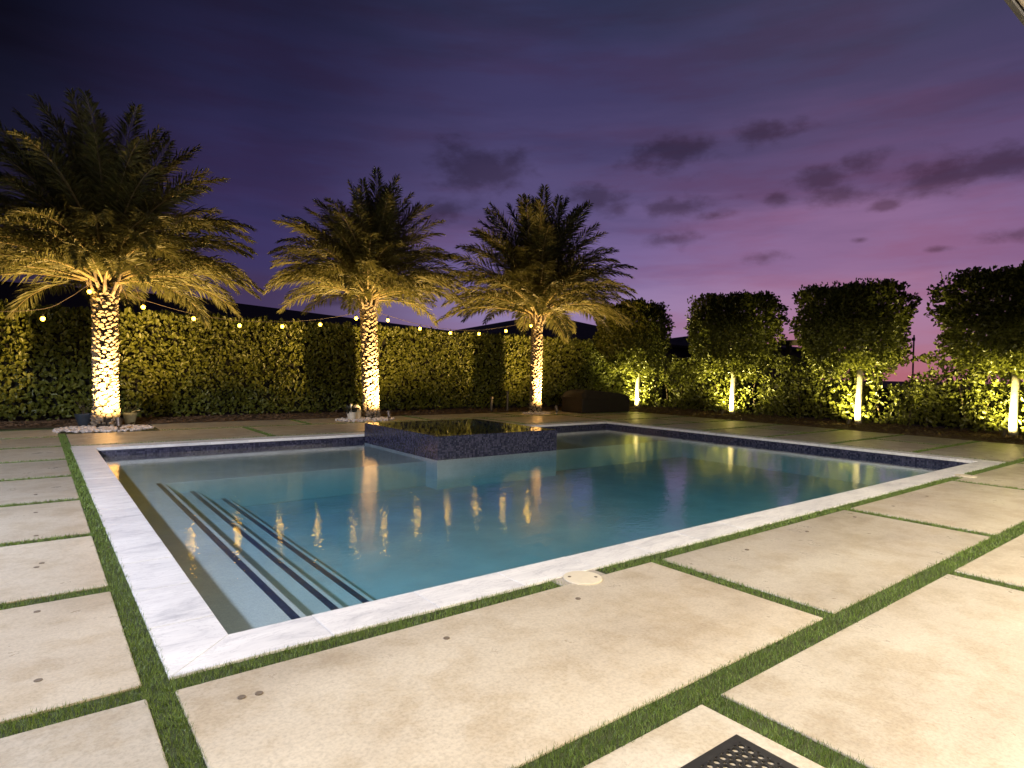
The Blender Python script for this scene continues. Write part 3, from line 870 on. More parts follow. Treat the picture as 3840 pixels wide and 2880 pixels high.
# ================================================================== RIGHT HEDGE AND STANDARD TREES
TREES = [((19.6, 16.75), 17.1, 1.30, 0), ((20.0, 12.66), 12.75, 1.52, 1), ((20.0, 8.34), 8.65, 1.38, 2), ((20.0, 4.55), 4.50, 1.62, 3)]
HX = 20.35
GAPS = [(12.15, 1.35, .42, .42), (11.5, 1.55, .35, .22), (7.55, 1.55, .55, .32), (7.85, .8, .22, .7), (12.15, .7, .2, .6), (16.2, .7, .22, .45), (4.05, .9, .2, .7), (6.9, 1.75, .3, .2)]
def right_hedge():
    t = empty('loose_hedge', (21.0, 10, 0))
    tag(t, 'lower, looser leafy hedge along the right side below the square crowned trees', 'hedge')
    off = np.array([21.0, 10, 0])
    n = 15000
    y = rng.uniform(1.2, 18.4, n)
    top = 2.12 + lump(y, y * 0, .9, 1.0) * .25
    z = 0.04 + (top) * rng.uniform(0, 1, n) ** .9
    dep = rng.exponential(0.16, n)
    x = HX + lump(y, z, 1.2, 15.0) * .26 + lump(y, z, 3.4, 19.0) * .14 + np.minimum(dep, .6)
    keep = np.ones(n, bool)
    for (gy, gz, ry, rz) in GAPS:
        keep &= (((y - gy) / ry) ** 2 + ((z - gz) / rz) ** 2) > 1
    x, y, z = x[keep], y[keep], z[keep]; n = len(x)
    nr = unit(np.stack([-1 + rng.normal(0, .5, n), rng.normal(0, .6, n), .4 + rng.normal(0, .5, n)], 1))
    tp = unit(np.stack([-.4 + rng.normal(0, .5, n), rng.normal(0, .65, n), .45 + rng.normal(0, .55, n)], 1))
    ln = rng.uniform(.09, .165, n); wd = ln * rng.uniform(.5, .68, n)
    o = mesh_obj('foliage', leaf_mesh('foliage', np.stack([x, y, z], 1) - off, tp, nr, ln, wd), M['tree_leaf'], t); o['kind'] = 'stuff'
    for (bx, by) in [b_[0] for b_ in TREES]:
        q = 300
        a = rng.uniform(-1, 1, q); yy = by + np.sign(a) * (.14 + .75 * np.abs(a) ** 1.3); zz = rng.uniform(.15, 1.75, q)
        cl = lump(yy, zz, 2.6, 33.0) > -.12
        P = np.stack([bx + rng.uniform(-.12, .45, q), yy, zz], 1)[cl] - off; q = len(P)
        o = mesh_obj('spray', leaf_mesh('spray', P, unit(np.stack([rng.normal(-.5, .5, q), rng.normal(0, .7, q), rng.normal(.4, .5, q)], 1)),
                     unit(np.stack([rng.normal(-1, .5, q), rng.normal(0, .6, q), rng.normal(.1, .6, q)], 1)), rng.uniform(.09, .17, q), rng.uniform(.05, .10, q)), M['tree_leaf'], t); o['kind'] = 'stuff'
    # inner shade painted as a near-black block, left open where the photograph shows dark holes
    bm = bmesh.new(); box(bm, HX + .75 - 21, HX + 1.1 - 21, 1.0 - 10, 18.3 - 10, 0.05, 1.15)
    bm_obj('painted_shade_core', bm, M['core'], t)
    for i in range(26):
        yy = 1.4 + i * .66 + random.uniform(-.2, .2)
        bm = bmesh.new()
        p = [(HX + .25 - 21, yy - 10, -.03)]
        for k in range(1, 5):
            p.append((p[-1][0] + random.uniform(-.09, .06), p[-1][1] + random.uniform(-.12, .12), k * .42))
        tube(bm, p, [.024, .02, .016, .012, .008], 6)
        bm_obj('stem', bm, M['stem'], t)
right_hedge()

TLABEL = ['square crowned tree beside the dark brown furniture cover, narrowest crown of the row',
          'square crowned tree on a pale lit trunk, second in the row from the back hedge',
          'square crowned tree on a pale lit trunk, third in the row from the back hedge',
          'square crowned tree cut by the right edge of the picture, nearest of the row']
def standard_tree(base, cy, hw, idx):
    bx, by = base
    t = empty('standard_tree', (bx, by, 0)); tag(t, TLABEL[idx], 'tree', 'square crowned trees in the right hand row')
    bm = bmesh.new()
    pts = [(0, 0, -.04), (.01, .012, .4), (-.01, .0, .9), (.012, -.012, 1.4), (0, .01, 1.85)]
    tube(bm, pts, [.105, .095, .09, .088, .085], 14)
    bm_obj('trunk', bm, M['bark'], t, smooth=True)
    dy = cy - by
    for k in range(9):
        a = k * 2.4 + idx; r_ = random.uniform(.5, .85)
        ex, ey, ez = .9 * r_ * math.cos(a), dy + hw * .8 * r_ * math.sin(a), random.uniform(2.3, 3.9)
        bm = bmesh.new()
        tube(bm, [(0, .0, 1.78), (ex * .35, ey * .35, 1.78 + (ez - 1.78) * .5), (ex * .75, ey * .75, 1.78 + (ez - 1.78) * .85), (ex, ey, ez)], [.055, .036, .022, .008], 7)
        bm_obj('limb', bm, M['bark'], t)
    # crown: leaves through a rounded block
    n = 19000
    hx, hz, cz = .95, 1.20, 2.98
    d = rng.normal(size=(n, 3)); d = unit(d)
    p_ = 4.6
    rad = (np.abs(d[:, 0] / hx) ** p_ + np.abs(d[:, 1] / hw) ** p_ + np.abs(d[:, 2] / hz) ** p_) ** (-1 / p_)
    lum = np.array([mnoise.noise((a * 2.0 + idx * 7, b_ * 2.0, c_ * 2.0)) for a, b_, c_ in d * rad[:, None] * .9])
    lum2 = np.array([mnoise.noise((a * 5.5 + idx * 3, b_ * 5.5, c_ * 5.5 + 9)) for a, b_, c_ in d * rad[:, None] * .9])
    shell = 1 - rng.exponential(.10, n)
    shell = np.clip(shell, .15, 1.0) * (1 + .24 * lum + .13 * lum2) + rng.normal(0, .012, n)
    P = d * (rad * shell)[:, None]
    P[:, 1] *= 1 + .05 * P[:, 2] / hz
    P[:, 0] *= 1 + .04 * P[:, 2] / hz
    P += np.array([0, dy, cz])
    # ragged underside with hanging sprays
    low = P[:, 2] < 2.1
    P[low, 2] -= np.maximum(0, lum[low]) * .8
    hole = np.array([mnoise.noise((a * 3.1, b_ * 3.1 + idx * 13, c_ * 3.1)) for a, b_, c_ in P])
    keep = ~((hole > .29) & (shell > .72) & (rng.uniform(size=n) < .8))
    P, d2, k = P[keep], d[keep], int(keep.sum())
    nr = unit(d2 * .8 + np.array([0, 0, .5]) + rng.normal(0, .55, (k, 3)))
    tp = unit(d2 * .6 + np.array([0, 0, .25]) + rng.normal(0, .6, (k, 3)))
    ln = rng.uniform(.09, .16, k); wd = ln * rng.uniform(.5, .7, k)
    # stray shoots on the top edge
    q = 700
    sx, sy = rng.uniform(-hx * .9, hx * .9, q), rng.uniform(-hw * .97, hw * .97, q)
    cl = np.array([mnoise.noise((a * 2.2, b_ * 2.2, 40 + idx)) for a, b_ in zip(sx, sy)])
    S = np.stack([sx, sy + dy, cz + hz * (.95 + .13 * np.maximum(cl, -.3)) + rng.uniform(-.10, .15, q)], 1)
    me = leaf_mesh('crown', np.concatenate([P, S]), np.concatenate([tp, unit(np.stack([rng.normal(0, .5, q), rng.normal(0, .5, q), np.ones(q)], 1))]),
                   np.concatenate([nr, unit(rng.normal(size=(q, 3)))]), np.concatenate([ln, rng.uniform(.07, .12, q)]), np.concatenate([wd, rng.uniform(.04, .065, q)]))
    o = mesh_obj('crown', me, M['tree_leaf'], t); o['kind'] = 'stuff'
for b_, cy, hw, i in TREES: standard_tree(b_, cy, hw, i)

# ================================================================== PALMS
def frond_mesh(elev, droop, L, seed):
    """a feather frond in the local XZ plane, petiole at the origin"""
    rs = np.random.default_rng(seed)
    n = 26
    pts = [np.zeros(3)]; ang = elev
    for i in range(n):
        s = i / n
        ang -= droop * (0.35 + 1.5 * s) / n
        pts.append(pts[-1] + np.array([math.cos(ang), 0, math.sin(ang)]) * (L / n))
    pts = np.array(pts)
    bm = bmesh.new()
    rad = [0.028 * (1 - .93 * (i / n) ** .8) + .002 for i in range(n + 1)]
    tube(bm, [tuple(p) for p in pts], rad, 5)
    nrach = len(bm.faces)
    st = 118
    for i in range(st):
        s = 0.15 + 0.85 * i / (st - 1)
        f = s * n; k = min(int(f), n - 1); w = f - k
        p = pts[k] * (1 - w) + pts[k + 1] * w
        tg = pts[k + 1] - pts[k]; tg /= np.linalg.norm(tg)
        up = np.array([-tg[2], 0, tg[0]])
        prof = min(1.0, (s - .11) / .2) * (1 - max(0, (s - .55) / .45) ** 1.6 * .72)
        for sd in (-1, 1):
            ll = 0.56 * prof * rs.uniform(.82, 1.1) * (L / 3.0)
            fw = .85 + .9 * s ** 2 + rs.normal(0, .12)
            vv = rs.choice([.55, .15, -.2]) + rs.normal(0, .12)
            d = tg * fw + np.array([0, sd, 0]) * 1.0 + up * vv
            d /= np.linalg.norm(d)
            mid = p + d * ll * .5
            d2 = d + np.array([0, 0, -.28 - .3 * rs.random()]); d2 /= np.linalg.norm(d2)
            tip = mid + d2 * ll * .5
            wv = np.cross(d, up); wv /= (np.linalg.norm(wv) + 1e-9)
            wv = wv * .6 + up * rs.normal(0, .5); wv /= (np.linalg.norm(wv) + 1e-9)
            hw = .0150 * (L / 3.0)
            q = [bm.verts.new(tuple(p)), bm.verts.new(tuple(mid + wv * hw)), bm.verts.new(tuple(tip)), bm.verts.new(tuple(mid - wv * hw))]
            bm.faces.new(q)
    me = bpy.data.meshes.new('frond')
    bm.faces.ensure_lookup_table()
    for i, f in enumerate(bm.faces): f.material_index = 0 if i < nrach else 1
    bm.to_mesh(me); bm.free()
    me.materials.append(M['rachis']); me.materials.append(M['palm_leaf'])
    return me

CLASSES = [(85, .35), (73, .55), (61, .75), (50, .9), (41, .98), (33, 1.0), (26, .95), (19, .85)]
FR = {}
for ci, (e_, dr) in enumerate(CLASSES):
    for v_ in range(2):
        FR[(ci, v_)] = frond_mesh(R(e_), dr * (1 + .12 * v_), 3.0, ci * 10 + v_)

def boot_mesh():
    bm = bmesh.new()
    # local: X across, Y outward, Z up; a short stub cut square, leaning out and up
    w0, w1 = .046, .040
    prof = [(-.02, -.036, w0 * .8), (.026, -.026, w0), (.056, .016, w1), (.046, .030, w1 * .85), (-.02, .010, w0 * .7)]
    L_, R_ = [], []
    for (y, z, w) in prof:
        L_.append(bm.verts.new((-w, y - abs(w) * .16, z))); R_.append(bm.verts.new((w, y - abs(w) * .16, z)))
    Mv = [bm.verts.new((0, y + .008, z + (.006 if i in (2, 3) else 0))) for i, (y, z, w) in enumerate(prof)]
    n = len(prof)
    for i in range(n):
        j = (i + 1) % n
        bm.faces.new((L_[i], Mv[i], Mv[j], L_[j])); bm.faces.new((Mv[i], R_[i], R_[j], Mv[j]))
    bm.faces.new(list(reversed(L_))); bm.faces.new(R_)
    bmesh.ops.recalc_face_normals(bm, faces=bm.faces)
    me = bpy.data.meshes.new('leaf_base'); bm.to_mesh(me); bm.free(); me.materials.append(M['boot'])
    return me
BOOT = boot_mesh()
BV = np.array([v.co[:] for v in BOOT.vertices]); BF = [tuple(p.vertices) for p in BOOT.polygons]

def palm(x, y, rad, htop, scl, lean, label, seed):
    rs = np.random.default_rng(seed)
    t = empty('date_palm', (x, y, 0)); tag(t, label, 'palm', 'uplit palms in front of the hedge')
    # trunk core
    def axis(z): return np.array([lean * z, 0, 0])
    def rr(z): return rad * (1.10 - .16 * min(1, z / .5) + .04 * math.sin(z * 2.1 + seed)) if z < .5 else rad * (.94 + .03 * math.sin(z * 2.1 + seed) + .05 * max(0, (z - htop + .7)))
    bm = bmesh.new()
    zs = np.linspace(-.06, htop + .25, 24)
    tube(bm, [tuple(axis(z) + np.array([0, 0, z])) for z in zs], [max(.05, rr(z) - .03) if z < htop else .1 for z in zs], 20)
    bm_obj('trunk', bm, M['fibre'], t, smooth=True)
    # boots on a golden-angle spiral; the ones facing the pool are parts of their own
    cnt = int(2 * math.pi * rad * htop / (.098 * .078))
    backV, backF = [], []
    front = []
    cam_dir = np.array([-x, -y]); cam_dir = cam_dir / np.linalg.norm(cam_dir)
    for i in range(cnt):
        z = .03 + (htop + .02) * i / cnt
        a = i * 2.399963 + rs.normal(0, .10)
        z += rs.normal(0, .012)
        c_, s_ = math.cos(a), math.sin(a)
        r_ = rr(z) - .012
        sc = rs.uniform(.74, 1.26); tw = rs.normal(0, .22); lf = rs.normal(0, .18)
        P = axis(z) + np.array([r_ * c_, r_ * s_, z])
        # local Y -> outward, X -> tangent
        out = Vector((c_, s_, 0)); tan = Vector((s_, -c_, 0)); up = Vector((0, 0, 1))
        Mx = Matrix((tan, out, up)).transposed() @ Matrix.Rotation(tw, 3, 'Y') @ Matrix.Rotation(lf + .1, 3, 'X')
        if c_ * cam_dir[0] + s_ * cam_dir[1] > 0.05:
            front.append((P, Mx, sc))
        else:
            k = len(backV)
            for v in BV: backV.append(tuple(np.array(Mx @ Vector(v * sc)) + P))
            for f in BF: backF.append(tuple(k + q for q in f))
    extra = front[300:]; front = front[:300]
    for (P, Mx, sc) in extra:
        k = len(backV)
        for v in BV: backV.append(tuple(np.array(Mx @ Vector(v * sc)) + P))
        for f in BF: backF.append(tuple(k + q for q in f))
    for (P, Mx, sc) in front:
        o = bpy.data.objects.new('leaf_base', BOOT); C.objects.link(o); o.parent = t
        o.matrix_local = Matrix.Translation(Vector(P)) @ (Mx.to_4x4() @ Matrix.Scale(sc, 4))
    me = bpy.data.meshes.new('rear_leaf_bases'); me.from_pydata(backV, [], backF); me.update()
    o = mesh_obj('rear_leaf_bases', me, M['boot'], t); o['kind'] = 'stuff'
    # crown
    nf = 112
    top = axis(htop)
    for i in range(nf):
        u = i / (nf - 1)
        ci = min(7, int((u ** {3: .8, 11: .92, 23: 1.05}[seed]) * 8))
        e_, dr = CLASSES[ci]
        a = i * 2.399963 + rs.normal(0, .12) + seed
        me = FR[(ci, int(rs.integers(0, 2)))]
        o = bpy.data.objects.new('frond', me); C.objects.link(o); o.parent = t
        hb = htop + .68 - .50 * u
        rb = .05 + .10 * u
        s_ = scl / 3.0 * rs.uniform(.9, 1.08) * (1.0 if ci < 5 else .93)
        o.location = (top[0] + rb * math.cos(a), rb * math.sin(a), hb)
        o.rotation_euler = (rs.normal(0, .14), rs.normal(0, .12), a)
        o.scale = (s_, s_, s_)
    # cut petiole stubs under the crown
    for i in range(14):
        a = i * 2.399963 + .4; u = i / 14
        bm = bmesh.new()
        c_, s_ = math.cos(a), math.sin(a); l = rs.uniform(.08, .2)
        tube(bm, [(top[0] + rad * .75 * c_, rad * .75 * s_, htop - .18 + .3 * u), (top[0] + (rad + l * .5) * c_, (rad + l * .5) * s_, htop + .02 + .3 * u),
                  (top[0] + (rad + l * .8) * c_, (rad + l * .8) * s_, htop + .2 + .35 * u)], [.05, .034, .024], 6)
        bm_obj('petiole_stub', bm, M['boot'], t)
    return t
palm(1.27, 16.2, .225, 2.95, 3.30, -.012, 'large date palm at the left, nearest and cut by the left edge', 3)
palm(7.58, 16.2, .205, 3.15, 2.85, -.05, 'middle date palm of the three, its trunk leaning slightly left', 11)
palm(13.64, 16.2, .175, 3.15, 3.5, .008, 'rightmost date palm of the three, farthest from the camera', 23)

# ================================================================== LANDSCAPE LIGHTS
def bullet_light(x, y, aim, power, colr, label, size=R(150), name='landscape_spotlight', group='spotlights at the feet of the palms', h=.20):
    t = empty(name, (x, y, 0)); tag(t, label, 'spotlight', group)
    d = (Vector(aim) - Vector((x, y, h))).normalized()
    bm = bmesh.new(); tube(bm, [(0, 0, -.05), (0, 0, h - .03)], [.018, .024], 8)
    bm_obj('stake', bm, M['bronze'], t)
    q = d.to_track_quat('Z', 'Y').to_matrix()
    body = bmesh.new()
    lathe(body, [(.028, -.115), (.048, -.095), (.052, .03), (.058, .035), (.058, .085), (.053, .085), (.050, .034)], 18)
    bmesh.ops.transform(body, matrix=Matrix.Translation((0, 0, h)) @ q.to_4x4(), verts=body.verts)
    bm_obj('housing', body, M['bronze'], t)
    ln = bmesh.new(); lathe(ln, [(.049, .034), (.049, .040), (.01, .042)], 18)
    bmesh.ops.transform(ln, matrix=Matrix.Translation((0, 0, h)) @ q.to_4x4(), verts=ln.verts)
    bm_obj('lens', ln, M['lens'], t)
    p = Vector((0, 0, h)) + d * .10
    l = lamp('spot_lamp', 'SPOT', p, power, colr, t, .03, None, size, .92)
    l.rotation_euler = d.to_track_quat('-Z', 'Y').to_euler()
    return t
PW = (1.0, 0.61, 0.21)
bullet_light(1.42, 15.28, (1.30, 16.1, 2.4), 3100, PW, 'small spotlight in the white rocks before the left palm')
bullet_light(7.66, 15.28, (7.55, 16.1, 2.4), 3100, PW, 'small spotlight right of the middle palm, by the spa')
bullet_light(13.80, 15.28, (13.66, 16.1, 2.4), 3100, PW, 'small spotlight at the foot of the rightmost palm')
GW = (1.0, 0.83, 0.28)
TL2 = ['ground spotlight before the tree beside the brown furniture cover', 'ground spotlight before the second tree of the right row',
       'ground spotlight before the third tree of the right row', 'ground spotlight before the tree at the right edge']
for (b_, cy, hw, i), lb in zip(TREES, TL2):
    bullet_light(b_[0] - .52, b_[1] + .06, (b_[0] + .1, b_[1], 1.2), 1400, GW, lb, R(146), group='spotlights at the feet of the right hand trees', h=.10)

# unlit bollard path light
t = empty('bollard', (12.58, 17.3, 0)); tag(t, 'short dark bollard post in the mulch between middle and right palms', 'bollard')
bm = bmesh.new(); lathe(bm, [(.045, -.04), (.045, .40), (.043, .41)], 16); bm_obj('post', bm, M['darkpost'], t)
bm = bmesh.new(); lathe(bm, [(.03, .41), (.03, .45), (.075, .455), (.078, .50), (.05, .53)], 18); bm_obj('cap', bm, M['darkpost'], t)
t = empty('bollard', (13.2, 17.2, 0)); tag(t, 'dark bollard post half hidden behind the rightmost palm trunk', 'bollard')
bm = bmesh.new(); lathe(bm, [(.045, -.04), (.045, .62), (.043, .63)], 16); bm_obj('post', bm, M['darkpost'], t)
bm = bmesh.new(); lathe(bm, [(.03, .63), (.03, .66), (.07, .665), (.073, .70), (.05, .73)], 18); bm_obj('cap', bm, M['darkpost'], t)

# ================================================================== STRING LIGHTS
BULBS = [(0.15, 2.32), (0.94, 2.95), (1.93, 2.70), (2.95, 2.51), (3.96, 2.41), (4.98, 2.45), (5.96, 2.56), (6.96, 2.79),
         (7.91, 2.80), (8.94, 2.62), (9.99, 2.55), (11.05, 2.58), (12.11, 2.73), (13.16, 2.96)]
YS = 15.93
sl = empty('string_lights', (7, YS, 0)); tag(sl, 'string of fourteen warm glowing bulbs sagging between the palm trunks', 'string lights')
WIRE = [(-5.2, 3.6), (-3.4, 2.75), (-1.9, 2.42), (-.85, 2.40), (.15, 2.52), (.62, 2.82), (.98, 3.10), (1.45, 3.02), (1.93, 2.86), (2.95, 2.62), (3.96, 2.53), (4.98, 2.57),
        (5.96, 2.70), (6.96, 2.93), (7.40, 3.04), (7.91, 2.93), (8.94, 2.74), (9.99, 2.66), (11.05, 2.70), (12.11, 2.87), (13.16, 3.10), (13.5, 3.14)]
def smooth_pts(P, k=5):
    out = []
    n = len(P)
    for i in range(n - 1):
        p0, p1, p2, p3 = P[max(i - 1, 0)], P[i], P[i + 1], P[min(i + 2, n - 1)]
        for s in range(k):
            u = s / k
            out.append(tuple(.5 * ((2 * p1[j]) + (-p0[j] + p2[j]) * u + (2 * p0[j] - 5 * p1[j] + 4 * p2[j] - p3[j]) * u * u + (-p0[j] + 3 * p1[j] - 3 * p2[j] + p3[j]) * u ** 3) for j in range(2)))
    out.append(P[-1])
    return out
bm = bmesh.new(); tube(bm, [(a - 7, 0, b_) for a, b_ in smooth_pts(WIRE)], .0052, 6); bm_obj('cable', bm, M['cable'], sl)
for i, (bx, bz) in enumerate(BULBS):
    bm = bmesh.new(); tube(bm, [(bx - 7, 0, bz + .135), (bx - 7, 0, bz + .085)], .004, 6)
    lathe(bm, [(.012, .10), (.019, .095), (.020, .045), (.016, .038)], 12, bx - 7, 0, bz)
    bmesh.ops.recalc_face_normals(bm, faces=bm.faces)
    sk = bm_obj('bulb_socket', bm, M['socket'], sl)
    bm = bmesh.new(); lathe(bm, [(.006, -.046), (.026, -.038), (.039, -.016), (.042, .004), (.035, .024), (.017, .038)], 14, bx - 7, 0, bz)
    bm_obj('bulb', bm, M['bulb'], sk, smooth=True)

# ================================================================== ROCK BEDS, POTS, ORNAMENTS
ROCKM = []
for s in range(5):
    bm = bmesh.new(); bmesh.ops.create_icosphere(bm, subdivisions=1, radius=1)
    for v in bm.verts:
        v.co *= 1 + .22 * mnoise.noise(v.co * 1.7 + Vector((s * 9, 0, 0)))
        v.co.z *= .68; v.co.x *= 1.15
    ROCKM.append(([v.co.copy() for v in bm.verts], [[v.index for v in f.verts] for f in bm.faces])); bm.free()
def rock_bed(cx, cy, rx, ry, n, label, clear):
    V, F = [], []
    for _ in range(n):
        a = random.uniform(0, 2 * math.pi); r_ = math.sqrt(random.random())
        x, y = cx + rx * r_ * math.cos(a), cy + ry * r_ * math.sin(a)
        if math.hypot(x - clear[0], y - clear[1]) < clear[2]: continue
        s = random.uniform(.022, .052); vs_, fs = random.choice(ROCKM)
        rot = Matrix.Rotation(random.uniform(0, 6.28), 3, 'Z') @ Matrix.Rotation(random.uniform(-.4, .4), 3, 'X')
        z = .012 + random.uniform(0, .045) * (1 - r_ * .6)
        k = len(V)
        for v in vs_:
            p = rot @ (v * s); V.append((x + p.x, y + p.y, z + p.z))
        for f in fs: F.append([k + i for i in f])
    me = bpy.data.meshes.new('river_rock'); me.from_pydata(V, [], F); me.update()
    for p in me.polygons: p.use_smooth = True
    o = mesh_obj('river_rock', me, M['rock']); return tag(o, label, 'rocks', kind='stuff')
rock_bed(1.22, 15.85, .92, .66, 620, 'bed of whitish pebbles round the foot of the left palm', (1.27, 16.2, .26))
rock_bed(7.25, 15.85, .85, .55, 330, 'scatter of pale pebbles round the foot of the middle palm', (7.58, 16.2, .24))
rock_bed(13.5, 15.95, .55, .36, 120, 'few pale pebbles round the foot of the rightmost palm', (13.64, 16.2, .2))
# dark root flare clumps at the palm feet
def small_leaves(t, n, r_, h, mat, lmin, lmax, z0, spread=1.0, name='leaves'):
    a = rng.uniform(0, 2 * np.pi, n); q = np.sqrt(rng.uniform(0, 1, n)) * r_
    P = np.stack([q * np.cos(a), q * np.sin(a), z0 + rng.uniform(0, h, n)], 1)
    tp = unit(np.stack([np.cos(a) * spread + rng.normal(0, .4, n), np.sin(a) * spread + rng.normal(0, .4, n), rng.uniform(.1, 1, n)], 1))
    nr = unit(rng.normal(size=(n, 3)) + np.array([0, 0, 1.2]))
    ln = rng.uniform(lmin, lmax, n)
    o = mesh_obj(name, leaf_mesh(name, P, tp, nr, ln, ln * rng.uniform(.3, .55, n)), mat, t); o['kind'] = 'stuff'
# bowl planter, left of left palm
t = empty('bowl_planter', (.93, 16.95, 0)); tag(t, 'dark slate blue bowl planter with a sparse plant, left of left palm', 'planter')
bm = bmesh.new(); lathe(bm, [(.10, .0), (.13, .02), (.185, .18), (.20, .245), (.21, .25), (.21, .275), (.185, .275), (.18, .23)], 28); bm_obj('bowl', bm, M['bluepot'], t, smooth=False)
bm = bmesh.new(); lathe(bm, [(.17, .2), (.175, .235), (.02, .245)], 20); bm_obj('soil', bm, M['soil'], t)
small_leaves(t, 60, .16, .34, M['tree_leaf'], .05, .12, .25)
for k in range(6):
    bm = bmesh.new(); a = k * 1.1; tube(bm, [(0.03 * math.cos(a), .03 * math.sin(a), .23), (.09 * math.cos(a), .09 * math.sin(a), .42), (.17 * math.cos(a), .17 * math.sin(a), .55)], [.006, .005, .003], 5); bm_obj('stem', bm, M['stem'], t)
# pale ribbed pot, right of left palm
t = empty('ribbed_pot', (1.80, 16.95, 0)); tag(t, 'pale ribbed flower pot with a drooping stem, right of left palm', 'planter')
bm = bmesh.new()
prof = [(.09, .0), (.10, .01)]
for i in range(8):
    z = .03 + i * .026; r_ = .103 + .028 * i / 7
    prof += [(r_ + .004, z), (r_, z + .013)]
prof += [(.148, .245), (.150, .275), (.135, .278), (.128, .24)]
lathe(bm, prof, 28); bm_obj('pot', bm, M['greenpot'], t)
bm = bmesh.new(); lathe(bm, [(.12, .2), (.125, .245), (.02, .25)], 20); bm_obj('soil', bm, M['soil'], t)
bm = bmesh.new(); tube(bm, [(0, 0, .24), (.05, -.02, .30), (.13, -.03, .31), (.20, -.03, .335)], [.014, .015, .018, .012], 8); bm_obj('stem', bm, M['greenpot'], t)
small_leaves(t, 18, .10, .10, M['darkleaf'], .06, .13, .26)
# white pot and domed stone beside the middle palm
t = empty('white_pot', (6.84, 15.86, 0)); tag(t, 'small white pot of dark succulent leaves beside the middle palm', 'planter')
bm = bmesh.new(); lathe(bm, [(.085, .0), (.105, .02), (.125, .20), (.13, .23), (.12, .235), (.11, .20)], 26); bm_obj('pot', bm, M['whitepot'], t)
bm = bmesh.new(); lathe(bm, [(.10, .17), (.108, .205), (.02, .21)], 20); bm_obj('soil', bm, M['soil'], t)
small_leaves(t, 34, .08, .12, M['darkleaf'], .10, .20, .21, 1.3)
bm = bmesh.new(); lathe(bm, [(.015, .36), (.03, .38), (.032, .42), (.015, .45)], 12, -.02, 0, 0); tube(bm, [(-.02, 0, .2), (-.02, 0, .37)], .008, 6)
bmesh.ops.recalc_face_normals(bm, faces=bm.faces); bm_obj('bud', bm, M['whitepot'], t)
t = empty('domed_ornament', (7.03, 16.0, 0)); tag(t, 'cream domed garden ornament close to the middle palm trunk', 'ornament')
bm = bmesh.new(); lathe(bm, [(.125, .0), (.135, .02), (.135, .24), (.125, .31), (.10, .37), (.06, .405), (.015, .42)], 28); bm_obj('dome', bm, M['stone'], t, smooth=True)
bm = bmesh.new(); lathe(bm, [(.139, .225), (.142, .235), (.142, .255), (.139, .265)], 28); bm_obj('band', bm, M['whitepot'], t)

# dark covered furniture on the far right paving
t = empty('covered_furniture', (16.25, 15.85, 0)); tag(t, 'low wide dark brown fabric covered furniture beside the rightmost palm', 'cover')
bm = bmesh.new(); box(bm, -1.22, 1.22, -.55, .55, .0, .58, .05, 3)
for v in bm.verts:
    v.co += Vector((mnoise.noise(v.co * 3) * .02, mnoise.noise(v.co * 3 + Vector((5, 0, 0))) * .03, 0))
    if v.co.z < .1: v.co.z = max(.0, v.co.z)
bm_obj('side_skirt', bm, M['cover'], t, smooth=True)
bm = bmesh.new()
nx, ny = 24, 12
grid = []
for j in range(ny + 1):
    row = []
    for i in range(nx + 1):
        x = -1.25 + 2.5 * i / nx; y = -.58 + 1.16 * j / ny
        u, w = abs(x) / 1.25, abs(y) / .58
        z = .54 + .22 * (1 - max(u, w) ** 7) ** .9 * (1 - .45 * (x / 1.25)) + .012 * mnoise.noise((x * 3, y * 3, 1)) if max(u, w) < .999 else .54
        row.append(bm.verts.new((x, y, z)))
    grid.append(row)
for j in range(ny):
    for i in range(nx):
        bm.faces.new((grid[j][i], grid[j][i + 1], grid[j + 1][i + 1], grid[j + 1][i]))
bm_obj('domed_top', bm, M['cover'], t, smooth=True)
bm = bmesh.new(); box(bm, -1.262, 1.262, -.592, .592, .515, .545, .006, 1); bm_obj('seam', bm, M['cover'], t)

# ================================================================== NEIGHBOURS BEHIND THE HEDGES
def hip_house(name, x0, x1, y0, y1, ze, ridge, zr, label):
    t = empty(name, ((x0 + x1) / 2, (y0 + y1) / 2, 0)); tag(t, label, 'house')
    ox, oy = t.location.x, t.location.y
    bm = bmesh.new(); box(bm, x0 - ox + .6, x1 - ox - .6, y0 - oy + .6, y1 - oy - .6, -.06, ze - .02); bm_obj('wall', bm, M['nwall'], t)
    bm = bmesh.new()
    c = [bm.verts.new((x - ox, y - oy, ze)) for x, y in ((x0, y0), (x1, y0), (x1, y1), (x0, y1))]
    b2 = [bm.verts.new((x - ox, y - oy, ze - .18)) for x, y in ((x0, y0), (x1, y0), (x1, y1), (x0, y1))]
    ry = (y0 + y1) / 2 - oy
    r0, r1 = bm.verts.new((ridge[0] - ox, ry, zr)), bm.verts.new((ridge[1] - ox, ry, zr))
    bm.faces.new((c[0], c[1], r1, r0)); bm.faces.new((c[1], c[2], r1)); bm.faces.new((c[2], c[3], r0, r1)); bm.faces.new((c[3], c[0], r0))
    for k in range(4):
        l = (k + 1) % 4; bm.faces.new((b2[k], b2[l], c[l], c[k]))
    bm.faces.new(list(reversed(b2)))
    bm_obj('roof', bm, M['roof'], t)
    bm = bmesh.new(); box(bm, ridge[0] - ox - .1, ridge[1] - ox + .1, ry - .08, ry + .08, zr - .06, zr + .05, .02); bm_obj('ridge_cap', bm, M['roof'], t)
hip_house('neighbour_house', -12, 19.4, 27.5, 38, 3.35, (-6, 6.5), 4.62, 'dark house roof sloping down behind the hedge at the left')
hip_house('neighbour_house', 20.3, 38, 27.5, 38, 3.5, (28.0, 29.0), 5.35, 'dark hipped house roof behind the hedge by the rightmost palm')
